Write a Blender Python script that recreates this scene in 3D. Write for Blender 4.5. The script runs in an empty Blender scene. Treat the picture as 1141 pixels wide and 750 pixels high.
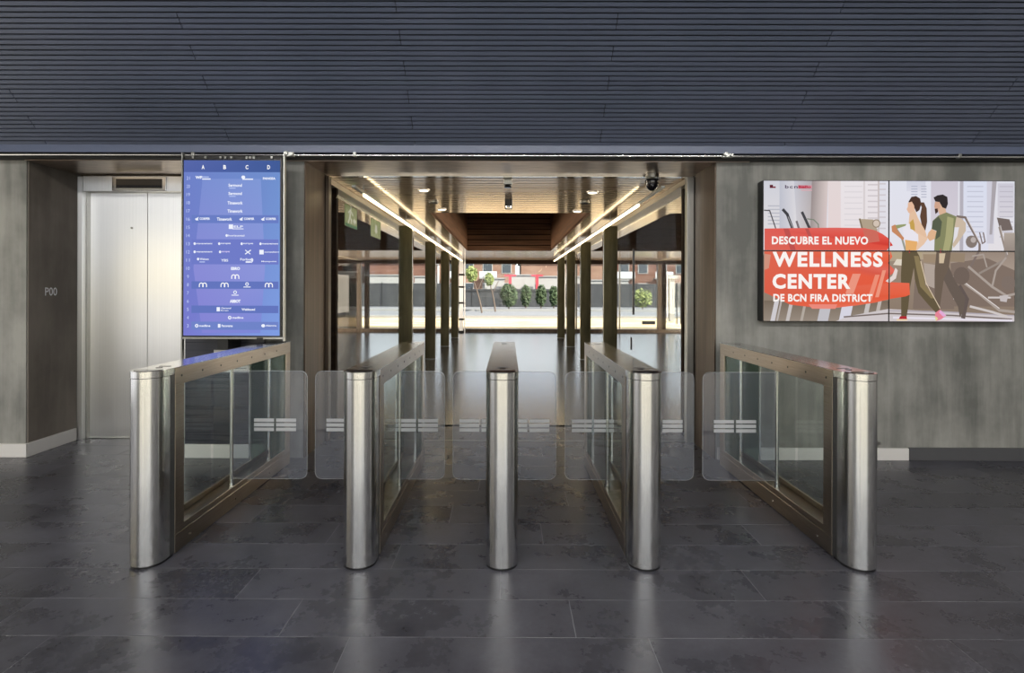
import bpy, bmesh, math, random
from mathutils import Vector, Matrix
from mathutils.geometry import tessellate_polygon

R = math.radians
SC = bpy.context.scene
COL = SC.collection

# ------------------------------------------------------------------ camera
F, VX, VY, CH = 606.0, 566.0, 325.0, 1.39      # focal in px, vanishing point, eye height
cam_d = bpy.data.cameras.new('camera')
cam = bpy.data.objects.new('camera', cam_d)
COL.objects.link(cam)
cam.location = (0, 0, CH)
cam.rotation_euler = (R(90), R(-0.17), R(0.12))
cam_d.sensor_fit = 'HORIZONTAL'
cam_d.sensor_width = 36
cam_d.lens = F / 1141 * 36
cam_d.shift_x = (570.5 - (VX - 1.3)) / 1141
cam_d.shift_y = -(375 - VY) / 1141
cam_d.clip_start = 0.05
cam_d.clip_end = 400
SC.camera = cam

# ------------------------------------------------------------------ world, sun, lights, exposure
SC.view_settings.view_transform = 'Standard'
SC.view_settings.look = 'None'
SC.view_settings.gamma = 1
SC.view_settings.exposure = 0.0
SC.view_settings.use_curve_mapping = False
SC.cycles.use_denoising = True
SC.cycles.max_bounces = 10
SC.cycles.transparent_max_bounces = 24
SC.cycles.sample_clamp_indirect = 6
SC.cycles.caustics_reflective = False
SC.cycles.caustics_refractive = False

w = bpy.data.worlds.new('world')
SC.world = w
w.use_nodes = True
nt = w.node_tree
nt.nodes.clear()
sky = nt.nodes.new('ShaderNodeTexSky')
sky.sky_type = 'NISHITA'
sky.sun_disc = False
sky.sun_elevation = R(42)
sky.sun_rotation = R(110)
bg = nt.nodes.new('ShaderNodeBackground')
bg.inputs['Strength'].default_value = 0.42
wo = nt.nodes.new('ShaderNodeOutputWorld')
hs = nt.nodes.new('ShaderNodeHueSaturation')
hs.inputs['Saturation'].default_value = 0.25
nt.links.new(sky.outputs[0], hs.inputs['Color'])
nt.links.new(hs.outputs[0], bg.inputs[0])
nt.links.new(bg.outputs[0], wo.inputs[0])

sun_d = bpy.data.lights.new('sun', 'SUN')
sun_d.energy = 12
sun_d.angle = R(0.6)
sun_d.color = (1.0, 0.93, 0.8)
sun = bpy.data.objects.new('sun', sun_d)
COL.objects.link(sun)
sun.rotation_euler = (R(28), R(38), 0)


def area(name, loc, rot, sx, sy, power, color=(1, 1, 1)):
    d = bpy.data.lights.new(name, 'AREA')
    d.shape = 'RECTANGLE'
    d.size, d.size_y = sx, sy
    d.energy = power
    d.color = color
    o = bpy.data.objects.new(name, d)
    COL.objects.link(o)
    o.location = loc
    o.rotation_euler = rot
    return o


# added lamps before solid rear wall for assumed windows behind the camera (facing +Y)
for i, x in enumerate((-4.9, -2.45, 0.0, 2.45, 4.9)):
    area('assumed_rear_window_fill', (x, -5.9, 3.05), (R(90), 0, 0), 2.25, 2.2, 58, (0.93, 0.96, 1.0))
    area('assumed_rear_window_fill', (x, -5.9, 1.08), (R(90), 0, 0), 2.25, 1.6, 34, (1.0, 0.92, 0.72))  # lower row tinted warm, also for yellow on the lift doors
# added fill lamps that brighten the lobby, above and behind the camera
for x in (-3.2, 0.0, 3.2):
    area('lobby_fill', (x, -1.4, 4.3), (R(20), 0, 0), 2.2, 0.9, 520, (1.0, 0.97, 0.93))
# added fill lamps before the solid hall side walls, brightening its ceiling
for s_ in (-1, 1):
    area('hall_side_fill', (s_ * 9.2, 12.0, 1.25), (R(90), 0, R(90 * s_)), 12, 2.1, 1050, (1.0, 0.86, 0.69))
# added lamps before the solid left lobby wall, for an assumed side window
area('assumed_side_window_fill', (-6.12, 1.4, 1.80), (R(90), 0, R(-90)), 5.4, 0.95, 22, (1.0, 0.84, 0.48))  # warm tint added to put yellow into the lift door reflections
area('assumed_side_window_fill', (-6.12, 1.4, 0.72), (R(90), 0, R(-90)), 5.4, 1.1, 20, (0.96, 0.96, 1.0))


# ------------------------------------------------------------------ helpers
def srgb(r, g, b):
    def f(c):
        c /= 255.0
        return c / 12.92 if c <= 0.04045 else ((c + 0.055) / 1.055) ** 2.4
    return (f(r), f(g), f(b), 1.0)


def P(px, py, d):
    return Vector(((px - VX) / F * d, d, CH - (py - VY) / F * d))


def X(px, d):
    return (px - VX) / F * d


def Z(py, d):
    return CH - (py - VY) / F * d


def nmat(name):
    m = bpy.data.materials.new(name)
    m.use_nodes = True
    return m, m.node_tree, m.node_tree.nodes['Principled BSDF']


def plain(name, col, rough=0.6, metal=0.0, spec=0.5):
    m, t, b = nmat(name)
    b.inputs['Base Color'].default_value = col
    b.inputs['Roughness'].default_value = rough
    b.inputs['Metallic'].default_value = metal
    b.inputs['Specular IOR Level'].default_value = spec
    return m


def noisy(name, c1, c2, scale=(1, 1, 1), nscale=4.0, rough=(0.5, 0.6), metal=0.0, bump=0.0, detail=6.0, spec=0.5, rnd=0.0, lo=0.35, hi=0.65):
    m, t, b = nmat(name)
    tc = t.nodes.new('ShaderNodeTexCoord')
    mp = t.nodes.new('ShaderNodeMapping')
    mp.inputs['Scale'].default_value = scale
    geo = t.nodes.new('ShaderNodeNewGeometry')
    t.links.new(geo.outputs['Position'], mp.inputs['Vector'])
    n = t.nodes.new('ShaderNodeTexNoise')
    n.inputs['Scale'].default_value = nscale
    n.inputs['Detail'].default_value = detail
    t.links.new(mp.outputs[0], n.inputs['Vector'])
    cr = t.nodes.new('ShaderNodeValToRGB')
    cr.color_ramp.elements[0].position = lo
    cr.color_ramp.elements[1].position = hi
    cr.color_ramp.elements[0].color = c1
    cr.color_ramp.elements[1].color = c2
    t.links.new(n.outputs['Fac'], cr.inputs[0])
    out = cr.outputs[0]
    if rnd:
        oi = t.nodes.new('ShaderNodeObjectInfo')
        mr = t.nodes.new('ShaderNodeMapRange')
        mr.inputs['To Min'].default_value = 1 - rnd
        mr.inputs['To Max'].default_value = 1 + rnd
        t.links.new(oi.outputs['Random'], mr.inputs['Value'])
        mx = t.nodes.new('ShaderNodeVectorMath')
        mx.operation = 'SCALE'
        t.links.new(out, mx.inputs[0])
        t.links.new(mr.outputs[0], mx.inputs['Scale'])
        out = mx.outputs[0]
    t.links.new(out, b.inputs['Base Color'])
    rr = t.nodes.new('ShaderNodeMapRange')
    rr.inputs['To Min'].default_value = rough[0]
    rr.inputs['To Max'].default_value = rough[1]
    t.links.new(n.outputs['Fac'], rr.inputs['Value'])
    t.links.new(rr.outputs[0], b.inputs['Roughness'])
    b.inputs['Metallic'].default_value = metal
    b.inputs['Specular IOR Level'].default_value = spec
    if bump:
        bp = t.nodes.new('ShaderNodeBump')
        bp.inputs['Strength'].default_value = bump
        bp.inputs['Distance'].default_value = 0.01
        t.links.new(n.outputs['Fac'], bp.inputs['Height'])
        t.links.new(bp.outputs[0], b.inputs['Normal'])
    return m


def concrete(name, dark, light):
    m, t, b = nmat(name)
    geo = t.nodes.new('ShaderNodeNewGeometry')

    def noise(scale, nscale, detail=8, rough=0.6):
        mp = t.nodes.new('ShaderNodeMapping')
        mp.inputs['Scale'].default_value = scale
        t.links.new(geo.outputs['Position'], mp.inputs['Vector'])
        n = t.nodes.new('ShaderNodeTexNoise')
        n.inputs['Scale'].default_value = nscale
        n.inputs['Detail'].default_value = detail
        n.inputs['Roughness'].default_value = rough
        t.links.new(mp.outputs[0], n.inputs['Vector'])
        return n
    a = noise((1, 1, 0.22), 3.2)
    c = noise((1, 1, 1), 1.3, 5)
    d = noise((1, 1, 0.06), 16, 4)
    s1 = t.nodes.new('ShaderNodeMath'); s1.operation = 'ADD'
    s2 = t.nodes.new('ShaderNodeMath'); s2.operation = 'MULTIPLY_ADD'
    t.links.new(a.outputs['Fac'], s1.inputs[0])
    t.links.new(c.outputs['Fac'], s1.inputs[1])
    t.links.new(d.outputs['Fac'], s2.inputs[0])
    s2.inputs[1].default_value = 0.35
    t.links.new(s1.outputs[0], s2.inputs[2])
    cr = t.nodes.new('ShaderNodeValToRGB')
    e = cr.color_ramp.elements
    e[0].position, e[1].position = 0.95, 1.38
    e[0].color, e[1].color = dark, light
    mr = t.nodes.new('ShaderNodeMapRange')
    mr.inputs['From Min'].default_value = 0.92
    mr.inputs['From Max'].default_value = 1.42
    t.links.new(s2.outputs[0], mr.inputs['Value'])
    e[0].position, e[1].position = 0.1, 0.95
    t.links.new(mr.outputs[0], cr.inputs[0])
    t.links.new(cr.outputs[0], b.inputs['Base Color'])
    b.inputs['Roughness'].default_value = 0.62
    f = noise((1, 1, 1), 60, 3)
    bp = t.nodes.new('ShaderNodeBump')
    bp.inputs['Strength'].default_value = 0.15
    bp.inputs['Distance'].default_value = 0.004
    t.links.new(f.outputs['Fac'], bp.inputs['Height'])
    t.links.new(bp.outputs[0], b.inputs['Normal'])
    return m


def brushed(name, col, rough, stretch=(60, 60, 0.6), var=0.12, bump=0.04, aniso=0.0):
    m, t, b = nmat(name)
    if aniso:
        tg = t.nodes.new('ShaderNodeTangent')
        tg.direction_type = 'RADIAL'
        tg.axis = 'Z'
        b.inputs['Anisotropic'].default_value = aniso
        t.links.new(tg.outputs[0], b.inputs['Tangent'])
    tc = t.nodes.new('ShaderNodeTexCoord')
    mp = t.nodes.new('ShaderNodeMapping')
    mp.inputs['Scale'].default_value = stretch
    t.links.new(tc.outputs['Object'], mp.inputs['Vector'])
    n = t.nodes.new('ShaderNodeTexNoise')
    n.inputs['Scale'].default_value = 3
    n.inputs['Detail'].default_value = 5
    t.links.new(mp.outputs[0], n.inputs['Vector'])
    cr = t.nodes.new('ShaderNodeValToRGB')
    cr.color_ramp.elements[0].color = tuple(c * (1 - var) for c in col[:3]) + (1,)
    cr.color_ramp.elements[1].color = tuple(min(1, c * (1 + var)) for c in col[:3]) + (1,)
    cr.color_ramp.elements[0].position = 0.3
    cr.color_ramp.elements[1].position = 0.7
    t.links.new(n.outputs['Fac'], cr.inputs[0])
    t.links.new(cr.outputs[0], b.inputs['Base Color'])
    b.inputs['Metallic'].default_value = 1
    b.inputs['Roughness'].default_value = rough
    if bump:
        bp = t.nodes.new('ShaderNodeBump')
        bp.inputs['Strength'].default_value = bump
        bp.inputs['Distance'].default_value = 0.002
        t.links.new(n.outputs['Fac'], bp.inputs['Height'])
        t.links.new(bp.outputs[0], b.inputs['Normal'])
    return m


def glass(name, tint=(1, 1, 1, 1), refl=1.0, haze=0.0, hazecol=(0.8, 0.85, 1, 1), ior=1.45):
    m = bpy.data.materials.new(name)
    m.use_nodes = True
    t = m.node_tree
    t.nodes.clear()
    out = t.nodes.new('ShaderNodeOutputMaterial')
    tr = t.nodes.new('ShaderNodeBsdfTransparent')
    tr.inputs[0].default_value = tint
    gl = t.nodes.new('ShaderNodeBsdfGlossy')
    gl.inputs['Roughness'].default_value = 0.02
    # Schlick reflectance, the same on both faces of the sheet
    lw = t.nodes.new('ShaderNodeLayerWeight')
    lw.inputs[0].default_value = 0.5
    pw = t.nodes.new('ShaderNodeMath'); pw.operation = 'POWER'
    pw.inputs[1].default_value = 5
    t.links.new(lw.outputs['Facing'], pw.inputs[0])
    mu = t.nodes.new('ShaderNodeMath'); mu.operation = 'MULTIPLY_ADD'
    mu.inputs[1].default_value = 0.7 * refl
    mu.inputs[2].default_value = 0.035 * refl
    mu.use_clamp = True
    t.links.new(pw.outputs[0], mu.inputs[0])
    mx = t.nodes.new('ShaderNodeMixShader')
    t.links.new(mu.outputs[0], mx.inputs[0])
    t.links.new(tr.outputs[0], mx.inputs[1])
    t.links.new(gl.outputs[0], mx.inputs[2])
    last = mx
    if haze:
        df = t.nodes.new('ShaderNodeBsdfDiffuse')
        df.inputs[0].default_value = hazecol
        tl = t.nodes.new('ShaderNodeBsdfTranslucent')
        tl.inputs[0].default_value = hazecol
        ad = t.nodes.new('ShaderNodeMixShader')
        ad.inputs[0].default_value = 0.5
        t.links.new(df.outputs[0], ad.inputs[1])
        t.links.new(tl.outputs[0], ad.inputs[2])
        m2 = t.nodes.new('ShaderNodeMixShader')
        m2.inputs[0].default_value = haze
        t.links.new(mx.outputs[0], m2.inputs[1])
        t.links.new(ad.outputs[0], m2.inputs[2])
        last = m2
    t.links.new(last.outputs[0], out.inputs[0])
    return m


def emit(name, col, strength=1.0):
    m = bpy.data.materials.new(name)
    m.use_nodes = True
    t = m.node_tree
    t.nodes.clear()
    out = t.nodes.new('ShaderNodeOutputMaterial')
    e = t.nodes.new('ShaderNodeEmission')
    e.inputs[0].default_value = col
    e.inputs[1].default_value = strength
    t.links.new(e.outputs[0], out.inputs[0])
    return m


def emit_attr(name):
    m = bpy.data.materials.new(name)
    m.use_nodes = True
    t = m.node_tree
    t.nodes.clear()
    out = t.nodes.new('ShaderNodeOutputMaterial')
    e = t.nodes.new('ShaderNodeEmission')
    a = t.nodes.new('ShaderNodeAttribute')
    a.attribute_name = 'ink'
    t.links.new(a.outputs['Color'], e.inputs[0])
    t.links.new(e.outputs[0], out.inputs[0])
    return m


def slate(name):
    m, t, b = nmat(name)
    geo = t.nodes.new('ShaderNodeNewGeometry')
    oi = t.nodes.new('ShaderNodeObjectInfo')
    off = t.nodes.new('ShaderNodeVectorMath')
    off.operation = 'MULTIPLY_ADD'
    cmb = t.nodes.new('ShaderNodeCombineXYZ')
    for k in range(3):
        t.links.new(oi.outputs['Random'], cmb.inputs[k])
    t.links.new(cmb.outputs[0], off.inputs[0])
    off.inputs[1].default_value = (37, 53, 11)
    t.links.new(geo.outputs['Position'], off.inputs[2])

    def noise(sc, det, rg):
        n = t.nodes.new('ShaderNodeTexNoise')
        n.inputs['Scale'].default_value = sc
        n.inputs['Detail'].default_value = det
        n.inputs['Roughness'].default_value = rg
        t.links.new(off.outputs[0], n.inputs['Vector'])
        return n
    a, c = noise(3.2, 10, 0.68), noise(38, 6, 0.7)
    mx = t.nodes.new('ShaderNodeMath'); mx.operation = 'MULTIPLY_ADD'
    t.links.new(c.outputs['Fac'], mx.inputs[0])
    mx.inputs[1].default_value = 0.35
    t.links.new(a.outputs['Fac'], mx.inputs[2])
    mr = t.nodes.new('ShaderNodeMapRange')
    mr.inputs['From Min'].default_value = 0.34
    mr.inputs['From Max'].default_value = 1.02
    t.links.new(mx.outputs[0], mr.inputs['Value'])
    cr = t.nodes.new('ShaderNodeValToRGB')
    cr.color_ramp.elements[0].color = (0.012, 0.012, 0.016, 1)
    cr.color_ramp.elements[1].color = (0.105, 0.105, 0.125, 1)
    t.links.new(mr.outputs[0], cr.inputs[0])
    sc_ = t.nodes.new('ShaderNodeVectorMath'); sc_.operation = 'SCALE'
    r2 = t.nodes.new('ShaderNodeMapRange')
    r2.inputs['To Min'].default_value = 0.85
    r2.inputs['To Max'].default_value = 1.15
    t.links.new(oi.outputs['Random'], r2.inputs['Value'])
    t.links.new(cr.outputs[0], sc_.inputs[0])
    t.links.new(r2.outputs[0], sc_.inputs['Scale'])
    t.links.new(sc_.outputs[0], b.inputs['Base Color'])
    rr = t.nodes.new('ShaderNodeMapRange')
    rr.inputs['From Min'].default_value = 0.3
    rr.inputs['From Max'].default_value = 0.7
    rr.inputs['To Min'].default_value = 0.22
    rr.inputs['To Max'].default_value = 0.36
    t.links.new(a.outputs['Fac'], rr.inputs['Value'])
    t.links.new(rr.outputs[0], b.inputs['Roughness'])
    bp = t.nodes.new('ShaderNodeBump')
    bp.inputs['Strength'].default_value = 0.12
    bp.inputs['Distance'].default_value = 0.002
    t.links.new(mx.outputs[0], bp.inputs['Height'])
    t.links.new(bp.outputs[0], b.inputs['Normal'])
    return m


class MB:
    """collects shapes; build() links them as one mesh object"""

    def __init__(s):
        s.v, s.f, s.sm = [], [], []

    def add(s, vs, fs, smooth=False):
        n = len(s.v)
        s.v += [tuple(v) for v in vs]
        for f in fs:
            s.f.append(tuple(i + n for i in f))
            s.sm.append(smooth)
        return s

    def box(s, x0, x1, y0, y1, z0, z1):
        vs = [(x, y, z) for z in (z0, z1) for y in (y0, y1) for x in (x0, x1)]
        return s.add(vs, [(0, 2, 3, 1), (4, 5, 7, 6), (0, 1, 5, 4), (2, 6, 7, 3), (0, 4, 6, 2), (1, 3, 7, 5)])

    def prism(s, pts, z0, z1, axis='z', smooth=True):
        """extrude a closed 2-D outline (counter-clockwise) along an axis"""
        n = len(pts)

        def m(p, h):
            if axis == 'z':
                return (p[0], p[1], h)
            if axis == 'y':
                return (p[0], h, p[1])
            return (h, p[0], p[1])
        vs = [m(p, z0) for p in pts] + [m(p, z1) for p in pts]
        b = len(s.v)
        s.add(vs, [tuple(reversed(range(n))), tuple(range(n, 2 * n))])
        s.sm[-1] = s.sm[-2] = False
        for i in range(n):
            j = (i + 1) % n
            s.f.append((b + i, b + j, b + n + j, b + n + i))
            s.sm.append(smooth)
        return s

    def cyl(s, c, r, z0, z1, n=20, axis='z', r1=None):
        r1 = r if r1 is None else r1
        ring = [(math.cos(2 * math.pi * i / n), math.sin(2 * math.pi * i / n)) for i in range(n)]

        def m(a, b_, h):
            if axis == 'z':
                return (c[0] + a, c[1] + b_, h)
            if axis == 'y':
                return (c[0] + a, h, c[1] + b_)
            return (h, c[0] + a, c[1] + b_)
        vs = [m(p[0] * r, p[1] * r, z0) for p in ring] + [m(p[0] * r1, p[1] * r1, z1) for p in ring]
        b = len(s.v)
        s.add(vs, [tuple(reversed(range(n))), tuple(range(n, 2 * n))])
        for i in range(n):
            j = (i + 1) % n
            s.f.append((b + i, b + j, b + n + j, b + n + i))
            s.sm.append(True)
        return s

    def tube(s, p, q, r, n=8):
        p, q = Vector(p), Vector(q)
        d = (q - p).normalized()
        a = d.orthogonal().normalized()
        b_ = d.cross(a)
        vs = []
        for c in (p, q):
            for i in range(n):
                t = 2 * math.pi * i / n
                vs.append(c + a * math.cos(t) * r + b_ * math.sin(t) * r)
        b = len(s.v)
        s.add(vs, [tuple(reversed(range(n))), tuple(range(n, 2 * n))])
        for i in range(n):
            j = (i + 1) % n
            s.f.append((b + i, b + j, b + n + j, b + n + i))
            s.sm.append(True)
        return s

    def mesh(s, name, mat, bevel=0.0):
        me = bpy.data.meshes.new(name)
        me.from_pydata(s.v, [], s.f)
        me.polygons.foreach_set('use_smooth', s.sm)
        bm = bmesh.new()
        bm.from_mesh(me)
        bmesh.ops.recalc_face_normals(bm, faces=bm.faces)
        if bevel:
            es = [e for e in bm.edges if len(e.link_faces) == 2 and e.calc_face_angle(0) > R(50)]
            bmesh.ops.bevel(bm, geom=es, offset=bevel, segments=2, profile=0.5, affect='EDGES')
        bm.to_mesh(me)
        bm.free()
        if any(s.sm) and not bevel:
            me.set_sharp_from_angle(angle=R(40))
        if mat:
            me.materials.append(mat)
        return me

    def build(s, name, mat, parent=None, bevel=0.0):
        return link(name, s.mesh(name, mat, bevel), parent)


def link(name, me, parent=None, loc=None):
    o = bpy.data.objects.new(name, me)
    COL.objects.link(o)
    if parent:
        o.parent = parent
    if loc:
        o.location = loc
    return o


def tag(o, label=None, cat=None, group=None, kind=None):
    if label: o['label'] = label
    if cat: o['category'] = cat
    if group: o['group'] = group
    if kind: o['kind'] = kind
    return o


def empty(name, loc=(0, 0, 0), label=None, cat=None, group=None, kind=None):
    o = bpy.data.objects.new(name, None)
    COL.objects.link(o)
    o.location = loc
    o.empty_display_size = 0.1
    return tag(o, label, cat, group, kind)


def wbox(name, m, parent, x0, x1, y0, y1, z0, z1, bevel=0.0):
    """box given in world coordinates under a parent that has only a location"""
    l = parent.location if parent else Vector((0, 0, 0))
    return MB().box(x0 - l.x, x1 - l.x, y0 - l.y, y1 - l.y, z0 - l.z, z1 - l.z).build(name, m, parent, bevel)


def text_tris(s, bold=0.0, spacing=1.0, shear=0.0):
    """triangles of a string in a unit box: (tris, width, height)"""
    cu = bpy.data.curves.new('t', 'FONT')
    cu.body = s
    cu.size = 1
    cu.offset = bold
    cu.space_character = spacing
    cu.shear = shear
    cu.resolution_u = 3
    ob = bpy.data.objects.new('t', cu)
    COL.objects.link(ob)
    dg = bpy.context.evaluated_depsgraph_get()
    me = bpy.data.meshes.new_from_object(ob.evaluated_get(dg))
    me.calc_loop_triangles()
    vs = [(v.co.x, v.co.y) for v in me.vertices]
    tr = [[vs[i] for i in t.vertices] for t in me.loop_triangles]
    bpy.data.objects.remove(ob)
    bpy.data.curves.remove(cu)
    bpy.data.meshes.remove(me)
    used = [p for t in tr for p in t]
    x0, x1 = min(p[0] for p in used), max(p[0] for p in used)
    y0, y1 = min(p[1] for p in used), max(p[1] for p in used)
    return [[((p[0] - x0) / (x1 - x0), (p[1] - y0) / (y1 - y0)) for p in t] for t in tr]


class Canvas:
    """flat print for a screen: coloured shapes given in photo pixels, painted back to front"""

    def __init__(s):
        s.t = []      # (three points, three colours, layer)
        s.n = 0

    def poly(s, pts, col, cols=None):
        s.n += 1
        tess = tessellate_polygon([[Vector((p[0], p[1], 0)) for p in pts]])
        cs = [srgb(*c) for c in cols] if cols else [srgb(*col)] * len(pts)
        for a in tess:
            s.t.append(([tuple(map(float, pts[i])) for i in a], [cs[i] for i in a], s.n))

    def rect(s, x0, y0, x1, y1, col, col2=None, horiz=False):
        c2 = col2 or col
        if horiz:
            cols = [col, c2, c2, col]
        else:
            cols = [col, col, c2, c2]
        s.poly([(x0, y0), (x1, y0), (x1, y1), (x0, y1)], None, cols)

    def line(s, pts, wd, col):
        for (a, b) in zip(pts[:-1], pts[1:]):
            dx, dy = b[0] - a[0], b[1] - a[1]
            l = math.hypot(dx, dy) or 1
            nx, ny = -dy / l * wd / 2, dx / l * wd / 2
            ex, ey = dx / l * wd * 0.3, dy / l * wd * 0.3
            s.poly([(a[0] + nx - ex, a[1] + ny - ey), (b[0] + nx + ex, b[1] + ny + ey),
                    (b[0] - nx + ex, b[1] - ny + ey), (a[0] - nx - ex, a[1] - ny - ey)], col)

    def ell(s, cx, cy, rx, ry, col, n=14, a0=0, rot=0):
        ca, sa = math.cos(rot), math.sin(rot)
        pts = []
        for i in range(n):
            t = 2 * math.pi * i / n
            u, v = rx * math.cos(t), ry * math.sin(t)
            pts.append((cx + u * ca - v * sa, cy + u * sa + v * ca))
        s.poly(pts, col)

    def text(s, body, x0, x1, ytop, ybot, col=(255, 255, 255), bold=0.0, spacing=1.0):
        s.n += 1
        c = srgb(*col)
        for t in text_tris(body, bold, spacing):
            s.t.append(([(x0 + p[0] * (x1 - x0), ybot - p[1] * (ybot - ytop)) for p in t], [c] * 3, s.n))

    def emit(s, name, parent, mat, clip, origin, d, lift=0.00006):
        """mesh of everything inside clip=(x0,y0,x1,y1) px, on the plane at depth d, relative to origin"""
        vs, fs, cs = [], [], []
        for pts, cols, layer in s.t:
            poly = [(p[0], p[1], c) for p, c in zip(pts, cols)]
            for ax, lim, sg in ((0, clip[0], 1), (0, clip[2], -1), (1, clip[1], 1), (1, clip[3], -1)):
                out = []
                for i in range(len(poly)):
                    a, b = poly[i], poly[(i + 1) % len(poly)]
                    ia, ib = (a[ax] - lim) * sg >= 0, (b[ax] - lim) * sg >= 0
                    if ia:
                        out.append(a)
                    if ia != ib:
                        t = (lim - a[ax]) / (b[ax] - a[ax])
                        out.append((a[0] + (b[0] - a[0]) * t, a[1] + (b[1] - a[1]) * t,
                                    tuple(a[2][k] + (b[2][k] - a[2][k]) * t for k in range(4))))
                poly = out
                if not poly:
                    break
            if len(poly) < 3:
                continue
            ar = sum(poly[i][0] * poly[(i + 1) % len(poly)][1] - poly[(i + 1) % len(poly)][0] * poly[i][1] for i in range(len(poly)))
            if abs(ar) < 1e-5:
                continue
            if ar > 0:
                poly.reverse()     # face the camera side (-Y)
            n = len(vs)
            for p in poly:
                q = P(p[0], p[1], d)
                vs.append((q.x - origin[0], d - layer * lift - origin[1], q.z - origin[2]))
                cs.append(p[2])
            fs.append(tuple(range(n, n + len(poly))))
        me = bpy.data.meshes.new(name)
        me.from_pydata(vs, [], fs)
        at = me.color_attributes.new('ink', 'FLOAT_COLOR', 'POINT')
        at.data.foreach_set('color', [k for c in cs for k in c])
        me.materials.append(mat)
        return link(name, me, parent)


def flat_text(name, body, parent, mat, origin, ux, uz, wd, ht, bold=0.0, thick=0.0):
    """lettering on a surface: origin = lower-left corner, ux/uz = unit directions"""
    vs, fs = [], []
    for t in text_tris(body, bold):
        n = len(vs)
        for p in t:
            vs.append(Vector(origin) + Vector(ux) * p[0] * wd + Vector(uz) * p[1] * ht)
        fs.append((n, n + 1, n + 2))
    me = bpy.data.meshes.new(name)
    me.from_pydata([tuple(v) for v in vs], [], fs)
    me.materials.append(mat)
    return link(name, me, parent)


# ------------------------------------------------------------------ materials
M = {}
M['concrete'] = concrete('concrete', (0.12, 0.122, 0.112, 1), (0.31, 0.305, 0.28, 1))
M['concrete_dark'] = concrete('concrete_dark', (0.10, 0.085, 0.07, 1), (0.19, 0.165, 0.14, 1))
M['slat_blue'] = noisy('slat_blue', (0.076, 0.090, 0.130, 1), (0.092, 0.106, 0.152, 1), (0.5, 0.5, 0.5), 2, (0.38, 0.5), rnd=0.06)
M['slat_back'] = plain('slat_back', (0.012, 0.014, 0.02, 1), 0.8)
M['fascia'] = plain('fascia', (0.095, 0.115, 0.18, 1), 0.4)
M['tile'] = slate('tile')
M['grout'] = plain('grout', (0.28, 0.28, 0.29, 1), 0.7)
M['paint_white'] = plain('paint_white', (0.64, 0.62, 0.60, 1), 0.45)
M['paint_grey'] = plain('paint_grey', (0.07, 0.07, 0.075, 1), 0.5)
M['wall_plain'] = plain('wall_plain', (0.42, 0.41, 0.39, 1), 0.8)
M['ceil_plain'] = plain('ceil_plain', (0.3, 0.31, 0.34, 1), 0.8)
M['steel'] = brushed('steel', (0.74, 0.74, 0.73), 0.22, (26, 26, 0.03), 0.10, 0.0)
M['steel_top'] = brushed('steel_top', (0.62, 0.61, 0.60), 0.16, (90, 3, 90), 0.06, 0.0)
M['steel_frame'] = brushed('steel_frame', (0.34, 0.29, 0.24), 0.28, (60, 2, 60), 0.12, 0.04)  # brown tint puts warm reflections into the steel's base colour
M['steel_plate'] = brushed('steel_plate', (0.76, 0.76, 0.76), 0.36, (80, 80, 0.2), 0.04, 0.0, 0.85)
M['steel_dull'] = brushed('steel_dull', (0.34, 0.34, 0.32), 0.35, (50, 50, 1), 0.1, 0.03)
M['joint'] = plain('joint', (0.10, 0.10, 0.10, 1), 0.4, 0.6)
M['chrome'] = plain('chrome', (0.8, 0.8, 0.78, 1), 0.12, 1.0)
M['bronze'] = brushed('bronze', (0.12, 0.105, 0.06), 0.34, (3, 3, 0.8), 0.25, 0.0)
M['bronze_jamb'] = brushed('bronze_jamb', (0.085, 0.066, 0.052), 0.40, (8, 8, 0.3), 0.3, 0.02)
M['soffit_metal'] = brushed('soffit_metal', (0.46, 0.38, 0.33), 0.30, (2, 20, 20), 0.25, 0.03)
M['hall_slat'] = noisy('hall_slat', (0.90, 0.69, 0.52, 1), (0.96, 0.78, 0.61, 1), (0.4, 2, 1), 3, (0.10, 0.15), metal=0.55)
M['hall_back'] = plain('hall_back', (0.16, 0.115, 0.08, 1), 0.7)
M['hall_beam'] = plain('hall_beam', (0.45, 0.38, 0.30, 1), 0.35, 0.4)
M['wood_brown'] = noisy('wood_brown', (0.17, 0.08, 0.04, 1), (0.30, 0.15, 0.08, 1), (0.3, 0.3, 6), 4, (0.45, 0.6))
M['wood_dark'] = noisy('wood_dark', (0.012, 0.006, 0.0035, 1), (0.024, 0.013, 0.007, 1), (0.3, 0.3, 6), 4, (0.7, 0.85), spec=0.1)
M['black'] = plain('black', (0.006, 0.006, 0.007, 1), 0.3)
M['black_matte'] = plain('black_matte', (0.012, 0.012, 0.013, 1), 0.6)
M['black_gloss'] = plain('black_gloss', (0.01, 0.009, 0.012, 1), 0.06)
M['white_mark'] = plain('white_mark', (0.75, 0.76, 0.78, 1), 0.6)
M['glass'] = glass('glass', (0.93, 0.95, 0.94, 1), 0.6)
M['glass_clear'] = glass('glass_clear', (0.97, 0.98, 0.98, 1), 0.28)
M['glass_side'] = glass('glass_side', (0.97, 0.98, 0.98, 1), 0.10)
M['glass_green'] = glass('glass_green', (0.55, 0.66, 0.60, 1), 1.0, 0.22, (0.30, 0.38, 0.34, 1))
M['glass_tint'] = glass('glass_tint', (0.30, 0.28, 0.26, 1), 1.0)
M['wing'] = glass('wing', (0.88, 0.90, 0.94, 1), 1.3, 0.045, (0.75, 0.78, 0.95, 1))  # pale blue haze imitates the veil of reflected floor on the wings
M['wing_edge'] = glass('wing_edge', (0.75, 0.78, 0.8, 1), 1.0, 0.5, (0.8, 0.82, 0.85, 1))
M['frost'] = glass('frost', (0.8, 0.8, 0.8, 1), 0.5, 0.85, (0.75, 0.76, 0.78, 1))
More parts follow.
